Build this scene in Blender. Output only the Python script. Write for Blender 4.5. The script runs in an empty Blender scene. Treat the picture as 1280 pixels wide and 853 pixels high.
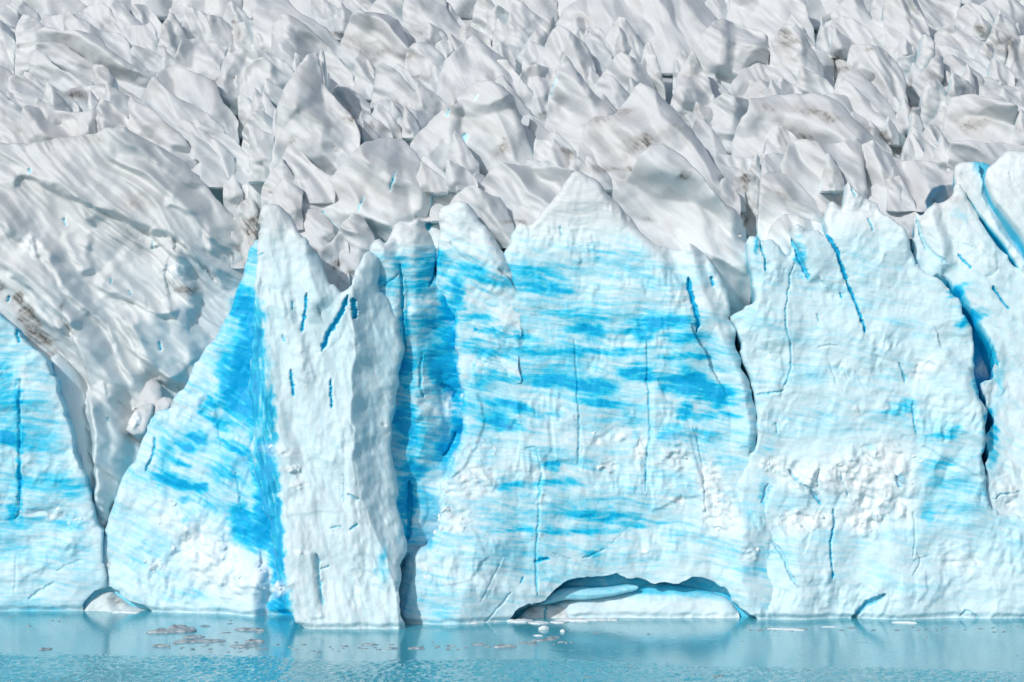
import bpy, math, random
import numpy as np
from mathutils import Vector

# ------------------------------------------------------------------ camera, sky, sun, exposure
scene = bpy.context.scene
F = 3840.0            # focal length in pixels of a 1280 px wide frame
CAMZ = 55.0           # camera height above the lake, metres
HV = 242.0            # row of the horizon
cam_data = bpy.data.cameras.new("camera"); cam = bpy.data.objects.new("camera", cam_data)
scene.collection.objects.link(cam); scene.camera = cam
cam.location = (0, 0, CAMZ); cam.rotation_euler = (math.radians(90), 0, 0)
cam_data.sensor_width = 36.0; cam_data.lens = 36.0 * F / 1280.0
cam_data.shift_y = -(426.5 - HV) / 1280.0
cam_data.clip_start = 1.0; cam_data.clip_end = 6000.0

SUN_EL, SUN_AZ = 33.0, 34.0      # elevation; degrees to the left of the line of sight (sun behind the camera)
world = bpy.data.worlds.new("World"); scene.world = world; world.use_nodes = True
wn = world.node_tree.nodes; wl = world.node_tree.links
sky = wn.new("ShaderNodeTexSky"); sky.sky_type = 'NISHITA'; sky.sun_disc = False
sky.sun_elevation = math.radians(SUN_EL); sky.air_density = 1.0; sky.dust_density = 2.0; sky.ozone_density = 1.0
sd = Vector((-math.sin(math.radians(SUN_AZ)) * math.cos(math.radians(SUN_EL)),
             -math.cos(math.radians(SUN_AZ)) * math.cos(math.radians(SUN_EL)), math.sin(math.radians(SUN_EL))))
sky.sun_rotation = math.atan2(sd.x, sd.y)
wl.new(sky.outputs[0], wn["Background"].inputs[0]); wn["Background"].inputs[1].default_value = 0.11
sun_data = bpy.data.lights.new("sun", 'SUN'); sun = bpy.data.objects.new("sun", sun_data)
scene.collection.objects.link(sun); sun_data.energy = 2.85; sun_data.angle = math.radians(1.0); sun_data.color = (1.0, 0.985, 0.965)
sun.rotation_euler = (-sd).to_track_quat('-Z', 'Y').to_euler()
sun.location = (-150, 100, 200)
scene.render.engine = 'CYCLES'
scene.view_settings.view_transform = 'Standard'; scene.view_settings.look = 'None'
scene.view_settings.exposure = -0.18; scene.view_settings.gamma = 1.0
scene.render.resolution_x = 1024; scene.render.resolution_y = 682

COL = scene.collection
rng = np.random.default_rng(7)
random.seed(7)

# ------------------------------------------------------------------ noise helpers
_perm = rng.permutation(256); _perm = np.concatenate([_perm, _perm, _perm])
_ang = rng.random(256) * 2 * np.pi
_gx, _gy = np.cos(_ang), np.sin(_ang)
def pn(x, y, s=0):
    x = np.asarray(x, float) + s * 17.31; y = np.asarray(y, float) + s * 9.77
    xi = np.floor(x).astype(int); yi = np.floor(y).astype(int)
    xf = x - xi; yf = y - yi; xi &= 255; yi &= 255
    u = xf * xf * xf * (xf * (xf * 6 - 15) + 10); v = yf * yf * yf * (yf * (yf * 6 - 15) + 10)
    def g(ix, iy, dx, dy):
        h = _perm[_perm[ix & 255] + (iy & 255)]
        return _gx[h] * dx + _gy[h] * dy
    a = g(xi, yi, xf, yf); b = g(xi + 1, yi, xf - 1, yf)
    c = g(xi, yi + 1, xf, yf - 1); d = g(xi + 1, yi + 1, xf - 1, yf - 1)
    return (a + u * (b - a)) * (1 - v) + (c + u * (d - c)) * v
def fbm(x, y, s=0, o=4, gain=0.5):
    t = 0; a = 1.0
    for i in range(o):
        t = t + a * pn(x, y, s + i * 3.1); x = x * 2.03; y = y * 2.03; a *= gain
    return t
def hash2(ix, iy, s):
    h = np.sin(ix * 127.1 + iy * 311.7 + s * 74.7) * 43758.5453
    return h - np.floor(h)
def facets(x, y, size, tilt, s=0):
    """broken-ice facets: a continuous net of planes with sharp creases (random heights on a warped lattice)"""
    ca, sa = math.cos(s * 1.3), math.sin(s * 1.3)
    gx = (x * ca - y * sa) / size; gy = (x * sa + y * ca) / size
    gx, gy = gx + .55 * pn(gx * .6, gy * .6, s), gy + .55 * pn(gx * .6 + 7, gy * .6, s + 3)
    ix, iy = np.floor(gx), np.floor(gy); fx, fy = gx - ix, gy - iy
    H = lambda a, b: hash2(a, b, s) - .5
    h00, h10, h01, h11 = H(ix, iy), H(ix + 1, iy), H(ix, iy + 1), H(ix + 1, iy + 1)
    lo = h00 * (1 - fx - fy) + h10 * fx + h01 * fy
    hi = h11 * (fx + fy - 1) + h01 * (1 - fx) + h10 * (1 - fy)
    return np.where(fx + fy < 1, lo, hi) * size * tilt * 1.6, None
def sstep(a, b, x):
    t = np.clip((x - a) / (b - a), 0, 1); return t * t * (3 - 2 * t)

# ------------------------------------------------------------------ polyline helpers
def seg_dist(px, py, poly, closed=False):
    """distance to a polyline, signed side (+ = left of its direction), position along it 0..1"""
    P = np.asarray(poly, float)
    if closed: P = np.vstack([P, P[:1]])
    best = np.full(px.shape, 1e18); side = np.zeros(px.shape); par = np.zeros(px.shape)
    nx = np.zeros(px.shape); ny = np.zeros(px.shape)
    L = np.hypot(*(P[1:] - P[:-1]).T); tot = max(L.sum(), 1e-6); acc = 0
    for i in range(len(P) - 1):
        a = P[i]; d = P[i + 1] - a; ll = max(d @ d, 1e-9)
        t = np.clip(((px - a[0]) * d[0] + (py - a[1]) * d[1]) / ll, 0, 1)
        qx = a[0] + t * d[0]; qy = a[1] + t * d[1]
        dd = (px - qx) ** 2 + (py - qy) ** 2
        m = dd < best
        best = np.where(m, dd, best)
        side = np.where(m, np.sign(d[0] * (py - a[1]) - d[1] * (px - a[0])), side)
        par = np.where(m, (acc + t * L[i]) / tot, par)
        nx = np.where(m, qx, nx); ny = np.where(m, qy, ny)
        acc += L[i]
    return np.sqrt(best), side, par, nx, ny
def inside(px, py, poly):
    P = np.asarray(poly, float); r = np.zeros(px.shape, bool)
    for i in range(len(P)):
        x1, y1 = P[i]; x2, y2 = P[(i + 1) % len(P)]
        if y1 == y2: continue
        c = ((y1 > py) != (y2 > py)) & (px < (x2 - x1) * (py - y1) / (y2 - y1) + x1)
        r ^= c
    return r
def chaikin(P, n=2):
    P = np.asarray(P, float)
    for _ in range(n):
        Q = [P[0]]
        for i in range(len(P) - 1):
            Q.append(P[i] * .75 + P[i + 1] * .25); Q.append(P[i] * .25 + P[i + 1] * .75)
        Q.append(P[-1]); P = np.array(Q)
    return P
def resample(P, step):
    P = np.asarray(P, float); out = [P[0]]
    for i in range(len(P) - 1):
        n = max(1, int(np.hypot(*(P[i + 1] - P[i])) / step))
        for k in range(1, n + 1): out.append(P[i] + (P[i + 1] - P[i]) * k / n)
    return np.array(out)

# ------------------------------------------------------------------ materials
def new_mat(name):
    m = bpy.data.materials.new(name); m.use_nodes = True
    return m, m.node_tree.nodes, m.node_tree.links
def ice_material(name, front):
    m, n, l = new_mat(name)
    b = n["Principled BSDF"]
    at = n.new("ShaderNodeAttribute"); at.attribute_name = "ice"
    sep = n.new("ShaderNodeSeparateColor"); l.new(at.outputs["Color"], sep.inputs[0])
    st = n.new("ShaderNodeAttribute"); st.attribute_name = "grain"
    def noise(sc, det, rough, vec):
        t = n.new("ShaderNodeTexNoise"); t.inputs["Scale"].default_value = sc
        t.inputs["Detail"].default_value = det; t.inputs["Roughness"].default_value = rough
        l.new(vec, t.inputs["Vector"]); return t.outputs["Fac"]
    geo = n.new("ShaderNodeNewGeometry")
    streak = noise(1.0, 7, 0.62, st.outputs["Vector"])
    fine = noise(1.7, 8, 0.65, geo.outputs["Position"])
    grit = noise(7.0, 4, 0.7, geo.outputs["Position"])
    # blue ice: density of bubbles decides how blue
    def math_(op, a, b_=None, c=None, clamp=False):
        t = n.new("ShaderNodeMath"); t.operation = op; t.use_clamp = clamp
        for i, v in enumerate((a, b_, c)):
            if v is None: continue
            if isinstance(v, (int, float)): t.inputs[i].default_value = v
            else: l.new(v, t.inputs[i])
        return t.outputs[0]
    amp = math_('MULTIPLY', sep.outputs[0], math_('SUBTRACT', 1.25, sep.outputs[0]))
    bl = math_('ADD', sep.outputs[0], math_('MULTIPLY', math_('SUBTRACT', streak, 0.5), math_('MULTIPLY', amp, 1.0)))
    bl = math_('ADD', bl, math_('MULTIPLY', math_('SUBTRACT', fine, 0.5), math_('MULTIPLY', amp, 0.7)), clamp=True)
    ramp = n.new("ShaderNodeValToRGB"); cr = ramp.color_ramp
    cr.elements[0].position = 0; cr.elements[0].color = (0.56, 0.58, 0.597, 1)
    cr.elements[1].position = 1; cr.elements[1].color = (0.002, 0.37, 0.69, 1)
    for p, c in ((0.06, (0.66, 0.70, 0.72)), (0.14, (0.72, 0.80, 0.825)), (0.28, (0.60, 0.785, 0.845)), (0.45, (0.39, 0.715, 0.83)), (0.62, (0.14, 0.61, 0.80)), (0.8, (0.010, 0.52, 0.77))):
        e = cr.elements.new(p); e.color = (*c, 1)
    l.new(bl, ramp.inputs[0])
    # faint grey and cream mottling of old surface ice
    mot = n.new("ShaderNodeValToRGB"); mot.color_ramp.elements[0].position = .3; mot.color_ramp.elements[0].color = (0.80, 0.80, 0.805, 1)
    mot.color_ramp.elements[1].position = .7; mot.color_ramp.elements[1].color = (1.03, 1.03, 1.03, 1)
    l.new(streak, mot.inputs[0])
    mul = n.new("ShaderNodeMix"); mul.data_type = 'RGBA'; mul.blend_type = 'MULTIPLY'; mul.inputs[0].default_value = 0.28
    l.new(ramp.outputs[0], mul.inputs[6]); l.new(mot.outputs[0], mul.inputs[7])
    # dirt lying on the ice, and the grey shade painted into the left slope
    dfac = math_('MULTIPLY', math_('POWER', sep.outputs[1], 1.15), math_('MULTIPLY_ADD', math_('ADD', streak, math_('MULTIPLY', fine, .7)), 1.7, -.62), clamp=True)
    dm = n.new("ShaderNodeMix"); dm.data_type = 'RGBA'
    dcol = n.new("ShaderNodeValToRGB"); dcol.color_ramp.elements[0].color = (0.40, 0.395, 0.385, 1); dcol.color_ramp.elements[1].color = (0.15, 0.138, 0.122, 1)
    dcol.color_ramp.elements[0].position = 0.35; dcol.color_ramp.elements[1].position = 1.0
    l.new(dfac, dcol.inputs[0])
    l.new(dfac, dm.inputs[0]); l.new(mul.outputs[2], dm.inputs[6]); l.new(dcol.outputs[0], dm.inputs[7])
    # freshly broken, bubbly white ice
    wm = n.new("ShaderNodeMix"); wm.data_type = 'RGBA'; wm.inputs[7].default_value = (0.80, 0.835, 0.845, 1)
    wfac = math_('MULTIPLY', sep.outputs[2], math_('MULTIPLY_ADD', math_('ADD', fine, math_('MULTIPLY', grit, .6)), 4.0, -2.2), clamp=True)
    l.new(wfac, wm.inputs[0]); l.new(dm.outputs[2], wm.inputs[6])
    l.new(wm.outputs[2], b.inputs["Base Color"])
    b.inputs["Roughness"].default_value = 0.42; b.inputs["IOR"].default_value = 1.31
    b.inputs["Specular IOR Level"].default_value = 0.4
    # relief: grain along the flow of the ice, melt pits, crumbs
    h = math_('ADD', math_('MULTIPLY', streak, 0.35 if front else 0.6), math_('MULTIPLY', fine, 0.5 if front else 0.16))
    h = math_('ADD', h, math_('MULTIPLY', grit, math_('MULTIPLY_ADD', sep.outputs[2], 0.35, 0.13 if front else 0.07)))
    bp = n.new("ShaderNodeBump"); bp.inputs["Strength"].default_value = 0.42 if front else 0.30; bp.inputs["Distance"].default_value = 0.5
    l.new(h, bp.inputs["Height"]); l.new(bp.outputs[0], b.inputs["Normal"])
    return m
ICE = ice_material("old_surface_ice", False)
FRONT_ICE = ice_material("cliff_ice", True)

# ------------------------------------------------------------------ mesh output
def make_mesh(name, V, Q, ice, grain, mat, smooth=True):
    me = bpy.data.meshes.new(name)
    me.vertices.add(len(V)); me.vertices.foreach_set("co", np.ascontiguousarray(V, np.float32).ravel())
    me.loops.add(Q.size); me.loops.foreach_set("vertex_index", np.ascontiguousarray(Q, np.int32).ravel())
    k = Q.shape[1]
    me.polygons.add(len(Q)); me.polygons.foreach_set("loop_start", np.arange(0, Q.size, k, dtype=np.int32))
    me.polygons.foreach_set("use_smooth", np.full(len(Q), smooth))
    me.update(calc_edges=True)
    if ice is not None:
        a = me.attributes.new("ice", 'FLOAT_COLOR', 'POINT')
        a.data.foreach_set("color", np.ascontiguousarray(np.hstack([ice, np.ones((len(ice), 1))]), np.float32).ravel())
        g = me.attributes.new("grain", 'FLOAT_VECTOR', 'POINT')
        g.data.foreach_set("vector", np.ascontiguousarray(grain, np.float32).ravel())
    me.materials.append(mat)
    return me
def tag(o, label=None, cat=None, group=None, kind=None):
    if label: o["label"] = label
    if cat: o["category"] = cat
    if group: o["group"] = group
    if kind: o["kind"] = kind
    return o

def as_part(o, parent):
    o.location = o.location - parent.location; o.parent = parent
    for k in ('label', 'category', 'group'):
        if k in o: del o[k]

def toXZ(P, D0, lean, vref, kx=0, uref=640):
    """pixel outline -> metres on the thing's own tilted plane"""
    P = np.asarray(P, float)
    D = D0 + lean * (vref - P[:, 1]) * D0 / F + kx * (P[:, 0] - uref) * D0 / F
    return np.stack([(P[:, 0] - 640) / F * D, CAMZ - (P[:, 1] - HV) / F * D], 1)

BLUE = []; DIRT = []; WHITE = []        # (u, v, ru, rv, amount[, angle])
def blobs(lst, u, v, seed, soft=1.45):
    out = np.zeros(u.shape)
    wu = u + 9 * fbm(u / 22, v / 14, seed, 3); wv = v + 5 * fbm(u / 22, v / 14, seed + 5, 3)
    for e in lst:
        a = math.radians(e[5]) if len(e) > 5 else 0
        du, dv = wu - e[0], wv - e[1]
        p = du * math.cos(a) + dv * math.sin(a); q = -du * math.sin(a) + dv * math.cos(a)
        r = np.sqrt((p / e[2]) ** 2 + (q / e[3]) ** 2)
        w = e[4] * sstep(soft, 0.2, r)
        out = out + w * (1 - np.clip(out, 0, 1)) if e[4] > 0 else out + w
    return out

COUNT = [0]; o_surf = {}
def slab(name, label, cat, group, outline, D0, vref, lean=0.1, kx=0.0, uref=None, ncrest=None, h=0.3, r=1.2, rk=1.0,
         ridges=(), ledges=(), folds=(), cracks=(), plates=(), fac=(), nz=(0.35, 5.0), angle=-35.0, smooth=2, jit=0.1,
         blue=None, back=((2.5, -0.3, 0.02), (8, -2.5, 0.12), (15, -8, 0.25)), bstreak=0.0, base=0.0, dirt0=0.0, rub=None, grainsc=(5.0, 0.35), kind=None, fl=.07, bmin=None, rg=(0, 8.0, 2.6), dirtn=0.0, af=(), backblue=None):
    COUNT[0] += 1; seed = COUNT[0] * 1.7
    out = np.asarray(outline, float)
    if uref is None: uref = out[:, 0].mean()
    nc = ncrest if ncrest else len(out)
    crest = chaikin(out[:nc], smooth); rest = out[nc:]
    poly = np.vstack([crest, rest]) if len(rest) else crest
    tx = lambda P: toXZ(P, D0, lean, vref, kx, uref)
    W = tx(poly); C = tx(crest)
    if ncrest is None: W = np.vstack([W, W[:1]])
    W = resample(W, max(h * 2, 0.5))
    if jit:
        s = np.arange(len(W)) * max(h * 2, .5)
        W = W + jit * np.stack([fbm(s / 1.8, s * 0 + seed, seed, 3), fbm(s / 1.8, s * 0 + seed + 9, seed + 2, 3)], 1) * 1.6
    nC = len(resample(C, max(h * 2, .5))) if ncrest else len(W)
    Cw = W[:nC]
    x0, z0 = W.min(0) - h; x1, z1 = W.max(0) + h
    gx = np.arange(x0, x1 + h, h); gz = np.arange(z0, z1 + h, h)
    X, Z = np.meshgrid(gx, gz)
    ins = inside(X, Z, W)
    # cells with an inside corner; their outside corners move onto the outline
    c = ins[:-1, :-1] | ins[1:, :-1] | ins[:-1, 1:] | ins[1:, 1:]
    need = np.zeros(ins.shape, bool)
    need[:-1, :-1] |= c; need[1:, :-1] |= c; need[:-1, 1:] |= c; need[1:, 1:] |= c
    bd = need & ~ins
    _, _, _, qx, qz = seg_dist(X[bd], Z[bd], W, True)
    X = X.copy(); Z = Z.copy(); X[bd] = qx; Z[bd] = qz
    idx = np.full(ins.shape, -1); idx[need] = np.arange(need.sum())
    Q = np.stack([idx[:-1, :-1][c], idx[:-1, 1:][c], idx[1:, 1:][c], idx[1:, :-1][c]], 1)
    x = X[need]; z = Z[need]; isb = bd[need]
    # ---- relief (metres, + = away from the camera)
    Xr = (uref - 640) / F * D0; Zr = CAMZ - (vref - HV) / F * D0
    yb = D0 + lean * (z - Zr) + kx * (x - Xr)
    u = x / yb * F + 640; v = HV - (z - CAMZ) / yb * F
    y = yb.copy()
    d, _, _, _, _ = seg_dist(x, z, Cw, ncrest is None)
    rr = r * (0.7 + 0.6 * (fbm(x / 6, z / 6, seed + 3, 2) + .5))
    t = np.clip(1 - d / np.maximum(rr, .05), 0, 1)
    y += rk * rr * (1 - np.sqrt(np.maximum(1 - t * t, 0)))
    wx = x + 0.7 * fbm(x / 5, z / 5, seed + 11, 3); wz = z + 0.7 * fbm(x / 5, z / 5, seed + 21, 3)
    for pl, amp, wl_, wr_ in ridges:
        P = chaikin(tx(pl), 2); dd, sd_, par, _, _ = seg_dist(wx, wz, P)
        dd = np.sqrt(dd * dd + .22 ** 2) - .15
        w = .5 * (wr_ + wl_) + .5 * (wr_ - wl_) * np.clip(dd * sd_ / 1.2, -1, 1)      # left / right as seen by someone walking DOWN the ridge on the picture
        tt = np.clip(1 - dd / w, 0, 1)
        y -= amp * (tt * 0.6 + 0.4 * tt * tt * (3 - 2 * tt))
    for pl, amp, w in ledges:                # proud on the left of the line's direction, dying away over w
        P = chaikin(tx(pl), 2); dd, sd_, par, _, _ = seg_dist(wx, wz, P)
        s = dd * sd_; e = sstep(0, .12, par) * sstep(1, .88, par)
        y -= amp * e * np.exp(-np.maximum(s, 0) / w) * sstep(-.55, .55, s)
    for pl, slope, mx in folds:              # surface turns away on the picture's right of a line drawn downwards
        P = chaikin(tx(pl), 2); dd, sd_, par, _, _ = seg_dist(wx, wz, P)
        s = np.maximum(dd * sd_, 0)
        y += mx * (1 - np.exp(-s * slope / mx))
    mean = np.zeros(x.shape)
    for pl, hgt, sl in plates:
        P = tx(pl); ins_ = inside(wx, wz, P); dd, *_ = seg_dist(wx, wz, P, True)
        k = np.where(ins_, sstep(0, .5, dd), 0)
        y -= .32 * hgt * k * (1 + sl * (z - P[:, 1].mean()))
    ca, sa = math.cos(math.radians(angle)), math.sin(math.radians(angle))
    al = x * ca + z * sa; ac = -x * sa + z * ca + 1.3 * fbm(x / 13, z / 13, seed + 23, 2)
    y += nz[0] * fbm(al / (nz[1] * 1.8), ac / nz[1] * 1.3, seed, 4, .45)
    y += fl * fbm(al / 4.2, ac / 1.1, seed + 31, 3, .4)
    if rg[0]:      # sharp little crests running along the flow of the ice
        wl2 = ac + 1.2 * fbm(al / 9, ac / 6, seed + 33, 2)
        n_ = pn(al / rg[1], wl2 / rg[2], seed + 37); n2_ = pn(al / (rg[1] * .55), wl2 / (rg[2] * .5), seed + 39)
        msk = sstep(-.25, .35, fbm(x / 9, z / 9, seed + 43, 2))
        y += rg[0] * (np.sqrt(n_ * n_ + .003) * 1.6 * (.35 + .65 * msk) + .55 * np.sqrt(n2_ * n2_ + .003) * (1 - .6 * msk))
    for size, tilt, st in af:     # long planes of ice along the flow
        f, e = facets((al + 1.3 * fbm(x / 6, z / 6, seed + 5, 2)) / st, ac + 1.0 * fbm(x / 6, z / 6, seed + 7, 2), size, tilt, seed + 13)
        y += f
    for size, tilt in fac:
        f, e = facets(x + .5 * fbm(x / 2, z / 2, seed, 2), z * .8 + .5 * fbm(x / 2, z / 2, seed + 4, 2), size, tilt, seed)
        y += f * (1.5 if bmin is not None else .8)
    if bmin is not None and fac:     # patches of fresh, splintered ice between smooth melted ones
        mk = sstep(.02, .38, fbm(x / 8, z / 6, seed + 53, 3))
        f1, e = facets(x + .4 * fbm(x, z, seed, 2), z * .62, 1.25, .30, seed + 19); f2, e = facets(x, z * .7, .55, .30, seed + 29)
        y += mk * (f1 + f2)
    # ---- colour fields
    bf = np.full(x.shape, float(base))
    if blue is not None: bf = bf + blue(u, v)
    bstr = .82 + .75 * fbm(al / 3, ac / .5, seed + 91, 4, .6) + .35 * fbm(al / 2.2, ac / 1.4, seed + 95, 3)
    bf = bf + np.clip(bstr, 0.05, 1.15) * blobs([b for b in BLUE if b[0] + b[2] > out[:, 0].min() - 40 and b[0] - b[2] < out[:, 0].max() + 40], u, v, 3)
    if bstreak:
        n1 = fbm(al / 3.2, ac / 0.5, seed + 41, 5, .6); n2 = fbm(al / 14, ac / 3.5, seed + 51, 3)
        bf = bf + bstreak * (n1 * 0.7 + n2 * 0.8) * sstep(0.02, 0.3, bf)
    if bmin is not None: bf = np.maximum(bf, bmin(u, v))
    bf = np.clip(bf, 0, 1)
    for pl, w, dep, bl in cracks:
        w, dep, bl = w * .85, dep * .6, min(bl, .86)
        P = chaikin(tx(pl), 2)
        jx = x + 0.2 * fbm(x / 1.1, z / 1.1, seed + 61, 3); jz = z + .2 * fbm(x / 1.1, z / 1.1, seed + 71, 3)
        dd, sd_, par, _, _ = seg_dist(jx, jz, P)
        ww = w * (0.65 + 1.0 * np.abs(fbm(par * 9, par * 0 + seed, seed + 81, 2))) * np.sqrt(sstep(0, .15, par) * sstep(1, .85, par)) + 1e-3
        k = sstep(1.0, 0.25, dd / ww)
        y += dep * k; bf = np.maximum(bf, bl * sstep(1.15, .5, dd / ww))
    if dirtn: dirt0 = dirt0 + dirtn * sstep(.05, .5, fbm(al / 6, ac / 2.2, seed + 47, 4, .55) + .25 * fbm(x / 10, z / 8, seed + 49, 2))
    df = np.clip(dirt0 + blobs([b for b in DIRT if b[0] + b[2] > out[:, 0].min() - 40 and b[0] - b[2] < out[:, 0].max() + 40], u, v, 8), 0, 1)
    wf = blobs([b for b in WHITE if b[0] + b[2] > out[:, 0].min() - 40 and b[0] - b[2] < out[:, 0].max() + 40], u, v, 12)
    wf = np.clip(wf, 0, 1)
    if wf.max() > .05:
        f, e = facets(x, z, 1.3, .5, seed + 2); f2, e2 = facets(x, z, .6, .5, seed + 6)
        k = sstep(.1, .6, wf)
        y += k * (f * .9 + f2 * 1.0)
    if bmin is not None: y += .5 * sstep(.9, .1, z + .25 * fbm(x / 2.5, z * 0, seed + 3, 3))      # melt notch at the waterline
    V = np.stack([x, y, z], 1)
    ice = np.stack([bf, df, wf], 1)
    grain = np.stack([al / grainsc[0], ac / grainsc[1], y / 3.0 + seed], 1)
    # ---- the body behind the face
    E = np.vstack([Q[:, [0, 1]], Q[:, [1, 2]], Q[:, [2, 3]], Q[:, [3, 0]]])
    key = np.minimum(E[:, 0], E[:, 1]) * (len(V) + 1) + np.maximum(E[:, 0], E[:, 1])
    uq, first, cnt = np.unique(key, return_index=True, return_counts=True)
    be = E[first[cnt == 1]]; be = be[be[:, 0] != be[:, 1]]
    bv = np.unique(be); mp = {int(b): i for i, b in enumerate(bv)}
    loc = np.vectorize(mp.get)(be)
    cx, cz = V[bv, 0].mean(), V[bv, 2].min()
    Vs = [V]; Is = [ice]; Gs = [grain]; Qs = [Q]; prev = bv
    off = len(V)
    for dy, dz, inset in back:
        B = V[bv].copy(); B[:, 1] += dy; B[:, 2] += dz - inset * (B[:, 2] - cz); B[:, 0] += (cx - B[:, 0]) * inset
        cur = np.arange(len(bv)) + off; off += len(bv)
        Vs.append(B); ii = ice[bv].copy(); ii[:, 0] = backblue if backblue is not None else np.clip(ii[:, 0] + (0.25 if base > 0 or blue is not None else 0.0), 0, 1); Is.append(ii); Gs.append(grain[bv] + [0, 0, dy / 3.0])
        Qs.append(np.stack([prev[loc[:, 1]], prev[loc[:, 0]], cur[loc[:, 0]], cur[loc[:, 1]]], 1)); prev = cur
    V = np.vstack(Vs); Q = np.vstack(Qs); ice = np.vstack(Is); grain = np.vstack(Gs)
    o3 = np.array([V[:, 0].mean(), V[:, 1].min() + 3, V[:, 2].min()])
    me = make_mesh(name, V - o3, Q, ice, grain, FRONT_ICE if (bmin is not None or base > .1) else ICE)
    o = bpy.data.objects.new(name, me); o.location = o3; COL.objects.link(o)
    tag(o, label, cat, group, kind)
    o_surf[o.name] = (x, z, y, u, v)
    return o

# ------------------------------------------------------------------ colour marks of the ice (clear blue bands, dirt, fresh breaks), given on the front as u, v, ru, rv
BLUE += [
 (336,540,9,60,.7),(342,620,9,60,.7),(350,700,8,60,.7),(357,755,10,26,.8),
 (1240,545,10,40,.6),(1250,480,8,30,.35),
 # central face
 (745,312,60,10,.3,8),(660,338,48,9,.4,8),(690,362,30,8,.55,8),(640,355,40,7,.35,8),(625,415,40,7,.55,10),(735,413,26,7,.7,4),(835,402,48,8,.75),(803,416,18,12,.7),(862,421,36,7,.55),
 (620,470,34,8,.5,8),(690,477,40,8,.55,4),(745,482,32,10,.75),(798,466,28,11,.85),(856,478,34,16,1.0),(886,490,30,13,.9),(640,506,34,7,.6,12),(628,528,26,12,.65,10),
 (858,512,12,12,.8),(888,520,36,7,.55),(905,505,18,6,.5),(880,545,30,8,.35),(600,398,24,6,.45),(600,480,20,8,.55),(690,582,9,7,.8),(640,604,48,6,.45),(700,602,36,9,.5),
 (660,660,44,5,.4),(740,642,60,8,.4),(725,664,56,5,.45),(800,655,40,5,.35),(690,520,24,6,.3),(745,505,34,6,.45,6),(780,440,40,5,.45),(720,440,30,5,.4),(610,440,40,6,.35,8),(840,545,18,14,.5),(780,525,30,8,.4),
 (678,697,10,3,.8),(740,690,20,4,.4),(770,650,40,10,.3),(590,430,16,8,.3),(720,395,50,6,.35,8),(660,440,30,5,.4,8),(855,445,40,5,.45),(790,415,30,5,.4),
 (600,560,24,30,.3),(640,640,40,30,.15),(700,655,80,40,.12),
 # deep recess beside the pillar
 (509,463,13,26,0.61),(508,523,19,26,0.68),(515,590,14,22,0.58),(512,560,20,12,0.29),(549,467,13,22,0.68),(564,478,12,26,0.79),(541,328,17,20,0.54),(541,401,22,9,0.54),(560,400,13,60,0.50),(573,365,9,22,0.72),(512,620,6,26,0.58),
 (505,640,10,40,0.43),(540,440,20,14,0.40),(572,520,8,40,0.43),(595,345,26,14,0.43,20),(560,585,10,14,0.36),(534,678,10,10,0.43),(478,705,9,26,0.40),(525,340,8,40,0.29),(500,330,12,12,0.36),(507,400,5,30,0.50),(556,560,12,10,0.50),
 # dark clear wall left of the pillar
 (302,378,16,24,.75,10),(318,410,14,40,.8),(312,455,22,42,.9),(322,505,16,40,.7),(300,500,28,28,.75,20),(285,470,14,40,.5),(328,575,14,30,.8),(333,625,14,50,1.0),(318,668,24,24,1.0),(300,650,14,26,.7),(345,700,10,60,.9),
 (216,602,28,10,.85,18),(231,560,16,8,.7,20),(222,578,18,6,.6,20),(250,547,14,7,.75,20),(250,610,9,6,.75),(232,626,9,4,.7),(236,650,10,10,.5),(256,518,12,8,.6,20),(262,505,9,10,.7),(275,530,16,7,.6,20),(295,560,24,6,.5,22),(205,690,20,20,.15),
 (345,762,12,16,.85),(215,745,40,10,.2),(283,590,24,10,.35,20),(205,570,12,24,.4),
 # left cliff
 (8,545,12,10,.65),(13,550,8,6,.6),(25,590,4,60,.55),(5,480,14,30,.35),(22,500,4,30,.5),(60,600,50,12,.3),(100,615,20,14,.3),(50,560,40,8,.3,6),(85,655,20,10,.35),(40,500,40,10,.25),(15,640,6,14,.5),(70,470,30,10,.2),
 # right wall
 (945,305,4,20,.5),(1000,318,6,24,.6),(1123,600,8,10,.75),(1130,505,18,7,.5),(1120,515,30,6,.35),(1180,545,26,6,.45,-8),(1190,535,10,5,.5),(1175,580,26,7,.5,-6),(1190,600,36,14,.25),(1190,640,40,18,.22),(1160,640,8,20,.25),
 (1000,470,30,20,.12),(1030,510,30,20,.15),(1110,470,30,10,.15),(960,560,10,10,.25),(955,610,8,30,.25),(1085,560,8,4,.5),(1225,445,8,16,.6),(1222,490,6,14,.7),(1235,520,5,10,.7),(1240,590,22,24,.15),(1230,470,12,10,.5),
 (1195,365,6,18,.6,60),(1212,400,8,20,.9,60),(1160,258,8,5,.3),(1200,272,16,8,.3,50),
]
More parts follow.
